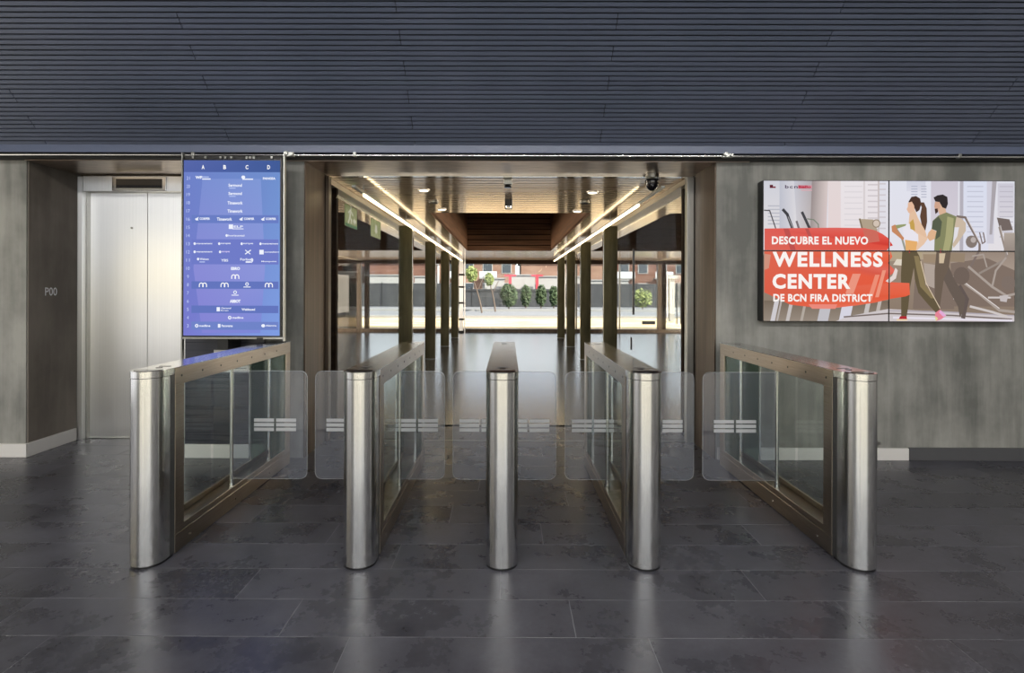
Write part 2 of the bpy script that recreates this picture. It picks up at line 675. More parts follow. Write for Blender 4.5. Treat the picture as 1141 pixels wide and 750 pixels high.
M['led'] = emit('led', (1.0, 0.83, 0.52, 1), 9.0)
M['spot'] = emit('spot', (1.0, 0.88, 0.68, 1), 4.0)
M['screen'] = emit_attr('screen')
M['sand'] = noisy('sand', (0.44, 0.31, 0.16, 1), (0.74, 0.57, 0.33, 1), (0.6, 1.6, 1), 0.8, (0.8, 0.95))
M['asphalt'] = noisy('asphalt', (0.14, 0.145, 0.155, 1), (0.18, 0.186, 0.198, 1), (0.2, 1.0, 1), 0.5, (0.7, 0.9))
M['kerb'] = plain('kerb', (0.24, 0.24, 0.235, 1), 0.8)
M['fence_dark'] = noisy('fence_dark', (0.025, 0.027, 0.03, 1), (0.038, 0.04, 0.044, 1), (1, 1, 1), 1, (0.6, 0.8))
M['brick'] = noisy('brick', (0.11, 0.05, 0.035, 1), (0.16, 0.08, 0.055, 1), (1, 1, 3), 0.5, (0.8, 0.9))
M['brick_pale'] = noisy('brick_pale', (0.18, 0.10, 0.07, 1), (0.23, 0.14, 0.10, 1), (1, 1, 3), 0.5, (0.8, 0.9))
M['render_white'] = plain('render_white', (0.30, 0.295, 0.285, 1), 0.8)
M['red'] = plain('red', (0.4, 0.04, 0.06, 1), 0.5)
M['leaf'] = noisy('leaf', (0.015, 0.035, 0.012, 1), (0.06, 0.09, 0.035, 1), (1, 1, 1), 3, (0.7, 0.8))
M['leaf_pale'] = noisy('leaf_pale', (0.10, 0.14, 0.04, 1), (0.22, 0.25, 0.08, 1), (1, 1, 1), 3, (0.7, 0.8))
M['bark'] = plain('bark', (0.12, 0.09, 0.07, 1), 0.9)
M['pane_far'] = plain('pane_far', (0.04, 0.05, 0.06, 1), 0.15)
M['sign_green'] = glass('sign_green', (0.45, 0.55, 0.42, 1), 0.3, 0.75, (0.55, 0.60, 0.42, 1))
M['green'] = plain('green', (0.02, 0.16, 0.07, 1), 0.5)
M['panel_dark'] = noisy('panel_dark', (0.020, 0.022, 0.032, 1), (0.034, 0.036, 0.05, 1), (0.4, 1, 22), 2.5, (0.22, 0.35))

# ------------------------------------------------------------------ structure: floor
WF = 4.53            # front plane of the concrete walls
WB = 5.05            # plane of the entrance glazing / lift doors
HC = CH + 1.08       # hall ceiling height
floor = empty('floor', (0, 0, 0), kind='structure')
wbox('floor_slab', M['grout'], floor, -6.2, 6.2, 1.55, 5.6, -0.12, -0.0015)


def tile_floor_mat():
    m, t, b = nmat('tile_field')
    geo = t.nodes.new('ShaderNodeNewGeometry')
    br = t.nodes.new('ShaderNodeTexBrick')
    br.inputs['Scale'].default_value = 1
    br.inputs['Brick Width'].default_value = 1.2
    br.inputs['Row Height'].default_value = 0.268
    br.inputs['Mortar Size'].default_value = 0.002
    br.offset = 0.37
    br.inputs['Color1'].default_value = (0.040, 0.041, 0.046, 1)
    br.inputs['Color2'].default_value = (0.052, 0.053, 0.058, 1)
    br.inputs['Mortar'].default_value = (0.1, 0.1, 0.1, 1)
    t.links.new(geo.outputs['Position'], br.inputs['Vector'])
    t.links.new(br.outputs['Color'], b.inputs['Base Color'])
    b.inputs['Roughness'].default_value = 0.2
    b.inputs['Specular IOR Level'].default_value = 0.8
    return m


M['tile_field'] = tile_floor_mat()
f1 = wbox('floor_field', M['tile_field'], floor, -9.5, 9.5, 5.6, 18.9, -0.12, 0.0)
f2 = wbox('floor_field', M['tile_field'], floor, -6.2, 6.2, -6.2, 1.55, -0.12, 0.0)
# the slate planks near the camera, one by one
TW, TH, G = 1.2, 0.268, 0.003
tile_me = MB().box(0, TW - G, 0, TH - G, -0.0013, 0.0).mesh('tile', M['tile'], 0.0006)
random.seed(4)
offs = {0: 0.55, 1: 0.57, 2: 0.28, 3: -0.03, 4: 0.62, 5: 0.2, 6: 0.85, 7: 0.4, 8: 1.0, 9: 0.1, 10: 0.7, 11: 0.3, 12: 0.9, 13: 0.5, 14: 0.05}
y0 = 2.187 - 2 * TH
r = 0
while y0 + r * TH < 5.60 - TH * 0.5:
    o0 = offs[r] - 5 * TW
    xx = o0
    while xx < 5.0:
        if xx + TW > -5.2:
            link('tile', tile_me, floor, (xx, y0 + r * TH, 0))
        xx += TW
    r += 1

# ------------------------------------------------------------------ structure: walls
def wall(name, mat, x0, x1, ya, yb, z0, z1):
    o = wbox(name, mat, None, x0, x1, ya, yb, z0, z1)
    o['kind'] = 'structure'
    return o


XL0, XL1 = -1.704, 1.734             # entrance opening
XE = -4.02                           # corner of the lift recess
TOPW = CH + 1.35
wall('wall_right', M['concrete'], XL1, 6.2, WF, WF + 0.62, 0, TOPW)
wall('wall_left', M['concrete'], -6.2, XE, WF, WF + 0.85, 0, TOPW)
wall('wall_middle', M['concrete'], -2.68, XL0, WF, WF + 0.62, 0, TOPW)
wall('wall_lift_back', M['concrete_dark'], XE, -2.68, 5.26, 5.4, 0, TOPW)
wall('wall_side_left', M['wall_plain'], -6.35, -6.2, -6.2, WF + 0.85, 0, 4.75)
wall('wall_side_right', M['wall_plain'], 6.2, 6.35, -6.2, WF + 0.62, 0, 4.75)
wall('wall_rear', M['wall_plain'], -6.35, 6.35, -6.35, -6.2, 0, 4.75)
# reveal linings of the entrance
jl = wbox('trim_1', M['bronze_jamb'], None, XL0 - 0.002, XL0 + 0.012, WF + 0.005, WB + 0.02, 0, HC)
jr = wbox('trim_2', M['bronze_jamb'], None, XL1 - 0.012, XL1 + 0.002, WF + 0.005, WB + 0.02, 0, HC)
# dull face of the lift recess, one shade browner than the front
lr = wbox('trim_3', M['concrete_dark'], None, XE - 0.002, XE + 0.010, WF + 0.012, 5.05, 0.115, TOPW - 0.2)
for o in (jl, jr, lr):
    o['kind'] = 'structure'
# corner strip of the concrete edge, left
# floor number lettering
sg = empty('floor_number', (XE + 0.011, 4.70, Z(331, 4.75)), 'small white P00 floor number lettered on the side wall by the lift', 'sign')
flat_text('lettering', 'P00', sg, M['white_mark'], (0.002, 0, 0), (0, 1, 0), (0, 0, 1), 0.125, 0.072, 0.01)

# skirtings
def skirt(name, mat, boxes):
    mb = MB()
    for b in boxes:
        mb.box(*b)
    o = mb.build(name, mat, None, 0.003)
    o['kind'] = 'structure'
    return o


skirt('baseboard_left', M['paint_white'], [(-6.2, XE + 0.022, WF - 0.022, WF + 0.0, 0, 0.112), (XE + 0.0, XE + 0.022, WF + 0.0, 5.04, 0, 0.112)])
skirt('baseboard_middle', M['paint_white'], [(-2.68, X(296, WF), WF - 0.02, WF, 0, 0.115)])
skirt('baseboard_right', M['paint_white'], [(XL1 + 0.01, X(1011, WF), WF - 0.02, WF, 0, 0.10)])
skirt('baseboard_right_dark', M['paint_grey'], [(X(1011, WF) + 0.003, 6.19, WF - 0.022, WF, 0, 0.105)])['kind'] = 'structure'
# small round sockets near the right skirting
for px in (847, 979):
    s = empty('wall_stud', P(px, 493, WF - 0.004), None, None)
    MB().cyl((0, 0), 0.017, -0.006, 0.004, 14, 'y').build('disc', M['steel_dull'], s)
    tag(s, 'small round metal stud above the white skirting, ' + ('seen through the right turnstile glass' if px == 847 else 'just right of the right turnstile post'), 'stud')

# dark cladding panel and notice under the directory screen
wbox('dark_wall_panel', M['panel_dark'], None, -2.68, X(296, WF), WF - 0.018, WF, 0.118, 1.25)
tag(bpy.data.objects['dark_wall_panel'], 'dark glossy cladding panel on the wall beneath the directory screen', 'panel')
no = empty('notice', P(259, 404, WF - 0.03), 'white paper notice on the dark panel under the directory screen', 'notice')
a, b = P(238, 391, WF - 0.03), P(280, 416, WF - 0.03)
wbox('sheet', M['paint_white'], no, a.x, b.x, WF - 0.03, WF - 0.0185, b.z, a.z)
M['notice_ink'] = plain('notice_ink', (0.2, 0.2, 0.22, 1), 0.6)
for k in range(4):
    wbox('text_line', M['notice_ink'], no, a.x + 0.03, b.x - 0.04 - 0.03 * (k % 2), WF - 0.0312, WF - 0.03, b.z + 0.03 + 0.035 * k, b.z + 0.036 + 0.035 * k)

# ------------------------------------------------------------------ structure: sloping slatted ceiling
SL = 0.95
ang = math.atan(SL)
Y0s, Z0s = 4.40, CH + 1.19
ceil = empty('ceiling', (0, Y0s, Z0s), kind='structure')
dirv = Vector((0, -math.cos(ang), math.sin(ang)))
nrm = Vector((0, -math.sin(ang), -math.cos(ang)))    # faces down and to the camera
PIT = 0.0362
NR = 66
LEN = 2.98


def slab(x0, x1, s0, s1, t0, t1):
    vs = []
    for t in (t0, t1):
        for s_ in (s0, s1):
            for x in (x0, x1):
                v = dirv * s_ + nrm * t
                vs.append((x, v.y, v.z))
    return vs


FB = [(0, 2, 3, 1), (4, 5, 7, 6), (0, 1, 5, 4), (2, 6, 7, 3), (0, 4, 6, 2), (1, 3, 7, 5)]
slat_me = MB().add(slab(0.003, LEN - 0.003, 0, PIT * 0.68, 0, 0.012), FB).mesh('slat', M['slat_blue'])
MB().add(slab(-6.2, 6.2, -0.01, PIT * NR + 0.03, -0.05, -0.004), FB).build('backing_board', M['slat_back'], ceil)
for rr in range(NR):
    grp = ((rr + 2) // 3) % 2
    base = 0.737 if grp else 2.225
    for k in range(-3, 3):
        x = base + k * LEN
        if x > 6.1 or x + LEN < -6.1:
            continue
        p = dirv * (rr * PIT)
        link('slat', slat_me, ceil, (x, p.y, p.z))
top = dirv * (PIT * NR)
topY, topZ = Y0s + top.y, Z0s + top.z
fl = wbox('ceiling_flat', M['ceil_plain'], None, -6.35, 6.35, -6.35, topY + 0.05, topZ, topZ + 0.12)
fl['kind'] = 'structure'
# fascia, shadow gap and steel edge
fa = MB().box(-6.2, 6.2, 4.395, 4.42, CH + 1.12, CH + 1.187).build('trim_4', M['fascia'], None, 0.003)
fa['kind'] = 'structure'
fb = MB().box(-6.2, 6.2, 4.44, 4.56, CH + 1.085, CH + 1.30).build('trim_5', M['black_matte'])
fb['kind'] = 'structure'
rail = empty('hanging_rail', (0, 4.40, CH + 1.100), 'long thin steel rail under the blue fascia spanning the whole wall', 'rail')
MB().tube((-6.19, 0, 0), (6.19, 0, 0), 0.0085, 12).build('tube', M['chrome'], rail)
for px in (322, 810, 215, 395, 1067):
    x = X(px, 4.4)
    big = px in (322, 810)
    c = MB().box(x - (0.04 if big else 0.012), x + (0.04 if big else 0.012), -0.017, 0.017, -0.012, 0.022)
    if big:
        c.cyl((x - 0.02, 0.012), 0.017, -0.03, -0.017, 10, 'y').cyl((x + 0.025, 0.004), 0.013, -0.03, -0.017, 10, 'y')
    c.build('clamp', M['steel_dull'], rail, 0.002)

# soffit over the lift recess and the entrance passage
so = wbox('ceiling_soffit', M['soffit_metal'], None, XE, 2.0, WF - 0.02, WB + 0.0, HC, HC + 0.05)
so['kind'] = 'structure'
so2 = wbox('ceiling_soffit_left', M['wall_plain'], None, -6.2, 6.2, WF + 0.0, 5.4, HC + 0.06, HC + 0.3)
so2['kind'] = 'structure'

# ------------------------------------------------------------------ lift
lift = empty('elevator', (-3.41, 5.13, 0), 'brushed steel lift with two closed door leaves in the left recess', 'elevator')
LX0, LX1, LXC = X(98, 5.13), X(228, 5.13), X(163, 5.13)
zt = Z(218, 5.13)
wbox('door_leaf', M['steel_plate'], lift, LX0 + 0.0, LXC - 0.003, 5.14, 5.17, 0.008, zt + 0.02)
wbox('door_leaf', M['steel_plate'], lift, LXC + 0.003, LX1, 5.14, 5.17, 0.008, zt + 0.02)
wbox('jamb', M['steel_plate'], lift, XE + 0.0105, X(91, 5.06), 5.055, 5.24, 0, HC - 0.02)
wbox('jamb', M['steel_dull'], lift, X(91.3, 5.08), LX0 + 0.01, 5.10, 5.20, 0, zt + 0.03)
wbox('jamb', M['steel_plate'], lift, LX1, -2.69, 5.06, 5.20, 0, HC - 0.02)
wbox('header', M['steel_plate'], lift, X(91.5, 5.06), LX1, 5.06, 5.20, zt + 0.02, HC - 0.015)
wbox('sill', M['steel_dull'], lift, LX0, LX1, 5.10, 5.22, 0, 0.007)
ind = wbox('floor_indicator', M['steel_top'], lift, X(125, 5.06), X(185, 5.06), 5.045, 5.06, Z(214, 5.06), Z(198.5, 5.06), 0.003)
wbox('display', M['black_gloss'], ind, X(129, 5.05), X(180, 5.05), 5.040, 5.046, Z(211, 5.05), Z(200.5, 5.05)).location = (0, 0, 0)
MB().cyl((X(145.5, 5.13) - lift.location.x, Z(255, 5.13)), 0.010, 0.003, 0.011, 12, 'y').build('key_lock', M['steel_dull'], lift)
for o in (ind,):
    for ch in o.children:
        ch.matrix_parent_inverse = Matrix.Identity(4)
        ch.data.transform(Matrix.Translation((-lift.location.x, -lift.location.y, 0)))

# ------------------------------------------------------------------ directory display
DD = 4.26
c = Canvas()
c.rect(204, 179.5, 311.5, 375, (108, 132, 200), (132, 146, 214))
c.poly([(204, 179.5), (311.5, 179.5), (311.5, 375), (204, 375)], None, [(110, 130, 200), (112, 145, 205), (128, 158, 226), (120, 122, 205)])
c.poly([(225, 200), (290, 200), (295, 300), (290, 372), (225, 372), (215, 300)], None, [(124, 144, 210), (128, 152, 214), (140, 150, 218), (124, 136, 214), (132, 132, 212), (138, 140, 214)])
c.poly([(204, 179.5), (311.5, 179.5), (311.5, 192.6), (204, 192.6)], None, [(88, 104, 170), (66, 92, 152), (66, 92, 152), (84, 100, 168)])
for (ya, yb, cc) in ((240.5, 249.5, (106, 126, 196)), (267.5, 295.5, (112, 124, 200)), (314.5, 322.8, (100, 118, 190)), (341.5, 349.8, (100, 118, 190)), (359.5, 368.5, (112, 132, 200))):
    c.rect(213, ya, 310, yb, cc, None)
W = (240, 244, 255)
for s_, x in (('A', 225.5), ('B', 249.7), ('C', 274.5), ('D', 298.8)):
    c.text(s_, x - 1.6, x + 1.6, 184.7, 189.3, (255, 255, 255), 0.03)
ys = [199.3 + 9.15 * i for i in range(19)]
for i, y in enumerate(ys):
    n = str(21 - i)
    hw = 1.9 if len(n) == 2 else 1.0
    c.text(n, 209.0 - hw, 209.0 + hw, y - 1.7, y + 1.9, (196, 208, 248))
A, B, C_, D_, MID = 225.5, 249.7, 274.5, 298.8, 261.5


def word(s_, cx, cy, wd, ht=2.6, icon=None, col=W, bold=0.02):
    x0 = cx - wd / 2
    if icon:
        if icon == 'sq':
            c.rect(x0, cy - 2.4, x0 + 4.8, cy + 2.6, W); x0 += 5.6
        elif icon == 'dot':
            c.ell(x0 + 1.2, cy, 1.3, 1.5, W); x0 += 3.0
        elif icon == 'ring':
            c.ell(x0 + 1.8, cy, 2.0, 2.0, W); c.ell(x0 + 1.8, cy, 0.9, 0.9, (128, 140, 212)); x0 += 4.6
        elif icon == 'plane':
            c.poly([(x0, cy + 0.3), (x0 + 4.6, cy - 2.0), (x0 + 3.6, cy + 0.2), (x0 + 4.2, cy + 1.8), (x0 + 1.6, cy + 1.9)], W); x0 += 5.4
    c.text(s_, x0, cx + wd / 2, cy - ht / 2, cy + ht / 2, col, bold)


word('WP', A - 4.5, 198.6, 8, 3.2, bold=0.06); c.rect(224, 197.6, 232, 198.5, (190, 204, 245)); c.rect(224.5, 199.7, 234, 201.0, W)
c.ell(270.5, 198.2, 2.2, 1.8, W); c.rect(269.5, 199.8, 281.5, 201.1, W)
word('PANGEA', D_ + 0.6, 199.6, 14, 2.7, bold=0.04)
for k in (1, 2):
    word('Sermond', MID, ys[k] - 1.2, 15, 3.4, bold=0.03); c.rect(254.8, ys[k] + 1.6, 262, ys[k] + 2.5, (185, 200, 244))
for k in (3, 4):
    word('Timework', MID, ys[k] + 0.2, 17, 3.6, bold=0.03)
for cx in (A - 0.5, C_, D_):
    word('CORPER', cx, ys[5] - 0.4, 17, 2.6, 'plane', bold=0.04)
word('Timework', B, ys[5], 17, 3.6, bold=0.03)
word('ELP', MID + 1, ys[6] - 0.8, 16, 2.4, 'sq'); c.rect(258.5, ys[6] + 1.3, 271, ys[6] + 2.1, W)
word('horizontal', MID, ys[7], 21, 2.0, 'dot')
for cx, wd in ((A + 0.3, 21), (B, 14), (C_ + 0.3, 14), (D_ + 0.5, 21)):
    word('management' if wd > 15 else 'europea', cx, ys[8], wd, 1.9, 'dot')
word('management', A + 0.3, ys[9], 21, 1.9, 'dot'); word('europea', B, ys[9], 12, 2.0, 'dot', (225, 210, 250))
c.line([(273.3, ys[9] - 2), (278.5, ys[9] + 2.2)], 1.0, W); c.line([(273.2, ys[9] + 2.2), (279, ys[9] - 2)], 1.2, W)
word('consulting', D_ + 1, ys[9], 22, 1.9, 'sq')
word('Welcom', A + 0.2, ys[10] - 1.1, 13, 2.4, 'dot'); c.rect(222, ys[10] + 1.6, 228, ys[10] + 2.6, (190, 204, 245))
word('YBS', B + 0.3, ys[10] + 0.2, 8, 2.8); word('Forbes', C_ - 0.5, ys[10] - 0.9, 13, 2.6); c.text('9', 279, 282, ys[10] - 2.2, ys[10] + 3, W, 0.04)
c.rect(273.5, ys[10] + 1.2, 279.5, ys[10] + 2.8, W)
word('Manapoint', D_ + 0.8, ys[10] + 1.5, 17, 1.9)
word('EBRO', MID + 0.7, ys[11] + 0.2, 10, 3.4, bold=0.05)


def mlogo(cx, cy):
    for k in (-1, 1):
        n = 8
        o_ = [(cx + k * 1.9 + 2.1 * math.cos(math.pi * i / n), cy + 0.3 - 2.4 * math.sin(math.pi * i / n)) for i in range(n + 1)]
        c.line([(o_[0][0], cy + 2.2)] + o_ + [(o_[-1][0], cy + 2.2)], 1.0, (255, 255, 255))


mlogo(MID + 0.5, ys[12] + 0.1)
for cx in (A + 0.5, B + 0.5, D_ + 0.8):
    mlogo(cx, ys[13] + 0.2)
for cx, k in ((C_ + 0.8, 13), (MID + 0.5, 14)):
    c.ell(cx, ys[k] - 0.8, 2.0, 2.0, W); c.ell(cx, ys[k] - 0.8, 1.1, 1.1, (112, 130, 200)); c.rect(cx - 4, ys[k] + 2.0, cx + 4, ys[k] + 2.9, W)
word('ABBOT', MID + 0.6, ys[15], 12, 3.6, bold=0.06)
c.rect(241.5, ys[16] - 2.4, 245.2, ys[16] + 2.2, W); word('General', 252, ys[16] - 1.4, 11, 1.8); word('Europe', 250.5, ys[16] + 1.4, 8.5, 1.8)
word('Webbased', 276.8, ys[16], 15, 2.6, bold=0.03)
word('medline', MID + 1.3, ys[17], 17, 2.4, 'ring', bold=0.03)
word('medline', A + 0.5, ys[18], 17, 2.4, 'ring', bold=0.03)
c.rect(243, ys[18] - 2, 245.8, ys[18] + 2, W); word('Panorama', 253.3, ys[18], 12.5, 2.6, bold=0.03)
c.ell(293.5, ys[18] - 0.2, 2.2, 1.8, W); word('Alantra', 302.3, ys[18] - 0.4, 12, 1.9)

ds = empty('directory_display', (X(258, DD), DD + 0.03, Z(385, DD)), 'tall blue lit directory screen hung at left of the entrance', 'display')
dl = ds.location
x0, x1 = X(203.0, DD), X(313.5, DD)
z0, z1 = Z(376.5, DD), Z(177.5, DD)
wbox('housing', M['black'], ds, x0, x1, DD + 0.001, DD + 0.07, z0, z1, 0.004)
c.emit('screen_picture', ds, M['screen'], (204, 179.5, 311.5, 375), dl, DD - 0.0005, 0.00003)
fx0, fx1 = X(202.2, DD), X(316.2, DD)
wbox('frame_post', M['steel_dull'], ds, fx0 - 0.007, fx0 + 0.003, DD + 0.0, DD + 0.03, Z(409, DD), CH + 1.085)
wbox('frame_post', M['steel_dull'], ds, fx1 - 0.008, fx1 + 0.002, DD + 0.0, DD + 0.03, Z(381, DD), CH + 1.085)
wbox('frame_bar', M['steel_dull'], ds, fx0, fx1 - 0.003, DD + 0.0, DD + 0.03, z0 - 0.016, z0 - 0.001)
wbox('hanger_bar', M['black_matte'], ds, x0 + 0.01, x1 - 0.01, DD + 0.02, DD + 0.06, z1 + 0.001, z1 + 0.022)
for px in (214, 228, 245, 250, 257, 274, 278, 282, 302):
    x = X(px, DD)
    wbox('hanger_clip', M['steel_dull'], ds, x - 0.008, x + 0.008, DD + 0.0, DD + 0.02, z1 + 0.002, z1 + 0.018)
wbox('mounting_arm', M['black'], ds, X(239, DD), X(251, DD), DD + 0.04, WF - 0.02, Z(391, DD), z0 - 0.0)
wbox('cable_box', M['black'], ds, X(286, DD), X(293, DD), DD - 0.004, DD + 0.03, z0 - 0.026, z0 - 0.004)

# ------------------------------------------------------------------ video wall
VD = 4.43
v = Canvas()
BX0, BY0, BX1, BY1, SX, SY = 850.3, 200.6, 1129.2, 356.6, 989.6, 278.6
v.rect(BX0, BY0, BX1, SY + 4, (222, 222, 232), (226, 222, 226))
# upper left: bright windows, grey curtain
v.rect(850, 200, 900, 262, (206, 207, 216), (224, 220, 222))
v.rect(868, 200, 884, 256, (190, 192, 204), (214, 212, 218), True)
v.poly([(884, 200), (916, 200), (914, 262), (888, 262)], None, [(196, 196, 206), (160, 148, 146), (176, 164, 160), (208, 204, 208)])
v.poly([(904, 200), (922, 200), (920, 262), (902, 262)], None, [(150, 138, 138), (214, 200, 198), (214, 196, 196), (158, 148, 146)])
v.rect(922, 200, 936, 262, (226, 214, 214), (228, 212, 212))
v.rect(936, 200, 978, 262, (232, 226, 230), (232, 224, 226))
for k in range(9):
    v.rect(940, 206 + k * 6.2, 960, 207.3 + k * 6.2, (220, 214, 218))
    v.rect(966, 204 + k * 6.2, 977, 205.6 + k * 6.2, (208, 200, 204))
    v.rect(979, 203 + k * 6.2, 986, 204.6 + k * 6.2, (206, 200, 206))
v.rect(977, 200, 979, 262, (200, 190, 190))
v.rect(961, 200, 963, 262, (214, 206, 208))
for k in range(6):
    v.rect(855, 228 + k * 4, 868, 229.4 + k * 4, (186, 186, 196))
# logo
v.rect(857.0, 205.2, 860.6, 208.8, (96, 38, 52)); v.rect(860.6, 207, 863.6, 208.8, (130, 60, 70))
v.text('bcn', 874, 888, 205.4, 209.2, (80, 62, 88), 0.02, 1.2)
v.rect(888.6, 205.6, 904, 209.4, (196, 96, 112), (206, 150, 160), True)
v.text('hello', 889.5, 902.8, 205.9, 209.0, (180, 40, 66), 0.03)
v.rect(892, 210.6, 904, 211.8, (214, 168, 176))
# cross trainers behind the red stroke
G1 = (62, 62, 66)
v.line([(851, 233.5), (857, 234), (864.5, 256)], 1.3, (84, 80, 84))
v.line([(872, 233), (876.5, 238), (884, 258)], 3.2, (66, 66, 70)); v.line([(877.5, 241), (885, 258)], 1.0, (150, 148, 152))
v.line([(893.2, 236), (902.5, 256)], 3.0, (70, 70, 74)); v.line([(887, 246), (891, 258)], 2.4, (120, 112, 116))
v.line([(899, 243), (906, 244), (911, 249), (911.5, 256)], 1.2, (124, 132, 118))
v.poly([(957, 243), (972, 243.5), (977, 256), (962, 258)], (176, 160, 138)); v.line([(957, 243), (962.5, 264)], 1.8, (126, 112, 90)); v.ell(975.5, 248, 4.6, 4.8, (150, 134, 116)); v.ell(975.5, 248, 3.4, 3.6, (210, 194, 180))
# lower half: gym floor, dark machines
v.rect(BX0, SY, BX1, BY1, (158, 140, 124), (136, 120, 106))
v.poly([(989, 279), (1060, 279), (1060, 286), (989, 290)], (176, 160, 138))
v.rect(1058, 278, 1130, 300, (150, 134, 122), (168, 152, 140))
v.poly([(1058, 292), (1098, 286), (1130, 300), (1130, 340), (1060, 340)], (128, 112, 102))
v.rect(851, 334, 990, 357, (120, 106, 92), (150, 138, 126))
for x, wd, cc in ((860, 5, (206, 202, 206)), (866.5, 2, (184, 176, 172)), (877, 4, (196, 190, 188)), (893, 3, (178, 168, 158)), (912, 12, (192, 190, 196)), (936, 12, (214, 212, 224)), (962, 5, (198, 192, 190)), (975, 4, (190, 180, 174))):
    v.poly([(x + 3, 333), (x + 3 + wd, 333), (x + wd - 2, 357), (x - 2, 357)], cc)
v.poly([(930, 357), (946, 351), (989, 343), (1129, 350), (1129, 357)], (206, 198, 200))
v.line([(940, 352), (989, 348), (1060, 350), (1126, 354)], 1.6, (120, 108, 104))
v.line([(990, 345), (1050, 346), (1128, 350)], 1.4, (176, 168, 176))
v.line([(995, 352.5), (1126, 355.5)], 2.4, (226, 220, 230))
# window wall on the right half
v.rect(SX, 200, 1060, 278, (224, 225, 236), (226, 224, 232))
v.rect(1009, 200, 1030, 212, (206, 208, 222), (216, 216, 228))
v.rect(1036, 200, 1066, 250, (202, 196, 208), (210, 204, 214))
v.rect(1072, 200, 1100, 278, (216, 220, 236), (222, 222, 234))
v.rect(1068, 200, 1072, 278, (180, 176, 186)); v.rect(1098, 200, 1106, 270, (206, 204, 216))
v.poly([(1104, 200), (1109, 200), (1104, 260), (1101, 260)], (170, 164, 170))
v.rect(1110, 203, 1128, 240, (204, 202, 214), (214, 210, 218))
for k in range(11):
    v.rect(1076, 206 + k * 5.6, 1094, 207.2 + k * 5.6, (196, 198, 214))
    v.rect(1112, 206 + k * 5.6, 1127, 207.2 + k * 5.6, (190, 186, 198))
for k in range(5):
    v.rect(1014, 206 + k * 3.0, 1021, 207.1 + k * 3.0, (180, 184, 202)); v.rect(1025, 206 + k * 3.0, 1031, 207.1 + k * 3.0, (184, 186, 202))
# machines right
M1, M2, M3 = (118, 106, 98), (170, 158, 150), (206, 198, 196)
v.poly([(1109, 241), (1123, 243), (1127, 255), (1113, 256)], (116, 104, 100))
v.line([(1112, 252), (1120, 282), (1118, 288), (1090, 303)], 2.4, (150, 138, 130)); v.line([(1113, 250), (1121, 282)], 0.9, M3)
v.rect(1117, 258, 1129, 278, (176, 164, 154), (150, 138, 130))
v.line([(1065, 240), (1074, 241), (1090, 270), (1090, 277), (1075, 305)], 2.6, (126, 112, 106)); v.line([(1076, 242), (1091, 270)], 0.9, (214, 206, 206))
v.ell(1081, 268, 6.5, 7, (132, 120, 114)); v.ell(1083, 266, 3, 3.2, (184, 174, 170))
v.line([(1090, 258), (1093, 270), (1096, 268), (1094, 258)], 1.4, (128, 114, 110))
v.line([(1078, 296), (1104, 318), (1120, 328), (1129, 326)], 2.6, M2); v.line([(1062, 306), (1090, 326), (1112, 344), (1129, 346)], 3.0, M2); v.line([(1062, 304.6), (1112, 342)], 0.9, (224, 216, 214))
v.line([(1104, 318), (1108, 300), (1119, 286)], 2.2, M2); v.line([(1060, 330), (1068, 334), (1074, 344)], 2.4, M3)
v.line([(1080, 340), (1104, 346), (1120, 351)], 2.6, M3); v.line([(1068, 318), (1076, 332), (1072, 352)], 4.6, (100, 88, 84))
v.ell(1070, 306, 9, 10, (112, 98, 90)); v.ell(1122, 314, 8, 8, (126, 112, 104)); v.line([(1100, 330), (1124, 330)], 2, M3); v.poly([(1112, 328), (1122, 327), (1120, 335), (1113, 334)], (196, 188, 188))
v.line([(1082, 284), (1094, 282), (1098, 296)], 1.6, M2)
# treadmill console and rail
v.poly([(990, 279.5), (1026, 279.5), (1026, 286), (1000, 288), (990, 284)], (178, 162, 134))
v.poly([(998, 287.5), (1020, 289), (1020, 296), (994, 294)], (222, 212, 196))
v.poly([(1027, 282), (1046, 282), (1046, 291.5), (1028, 291)], (158, 138, 116))
v.poly([(1053, 280), (1074, 281), (1073, 291), (1054, 290)], (150, 132, 112))
v.line([(996, 252), (1003, 262), (1008, 279)], 2.2, (150, 152, 140)); v.poly([(994, 250), (1008, 248.5), (1009, 250), (998, 254)], (150, 156, 110))
v.poly([(1018, 312), (1058, 300), (1062, 343), (1016, 343)], (128, 112, 102))
v.poly([(1028, 292), (1042, 294), (1040, 320), (1030, 316)], (176, 162, 152))
# man
SK = (216, 178, 150)
v.poly([(1041, 228), (1045, 234), (1051, 236), (1052, 228), (1047, 226)], SK)
v.poly([(1038.6, 219), (1043, 216.5), (1049, 215.6), (1054, 218.4), (1054.6, 226), (1052.5, 231.5), (1048.5, 230), (1045, 224), (1040.6, 223.4)], (52, 46, 46))
v.poly([(1040.2, 223.5), (1045.4, 224), (1046.4, 229), (1044, 234), (1041, 236), (1040.2, 231), (1039.4, 229.4)], (206, 162, 138))
v.poly([(1039.8, 231.6), (1043, 231), (1043.8, 235), (1040.8, 237.4)], (70, 52, 46))
v.poly([(1044, 234), (1052, 231.5), (1053, 238), (1046, 240)], SK)
v.poly([(1044, 239), (1053, 235.5), (1064, 240), (1067.5, 252), (1062, 252), (1061, 262), (1059, 278.5), (1039.5, 278.5), (1040, 262), (1042, 256), (1036.5, 254), (1037.6, 245)], (132, 134, 98))
v.poly([(1054, 240), (1061, 242), (1060, 262), (1056, 278.5), (1049, 278.5), (1052, 262)], (168, 166, 122))
v.poly([(1044, 240), (1048, 246), (1046, 262), (1041, 266), (1042, 256), (1036.5, 254), (1038, 245)], (88, 94, 76))
v.poly([(1036.6, 254), (1042, 256.5), (1040, 265), (1034.5, 267.5), (1031.5, 263), (1033, 258)], (220, 178, 142))
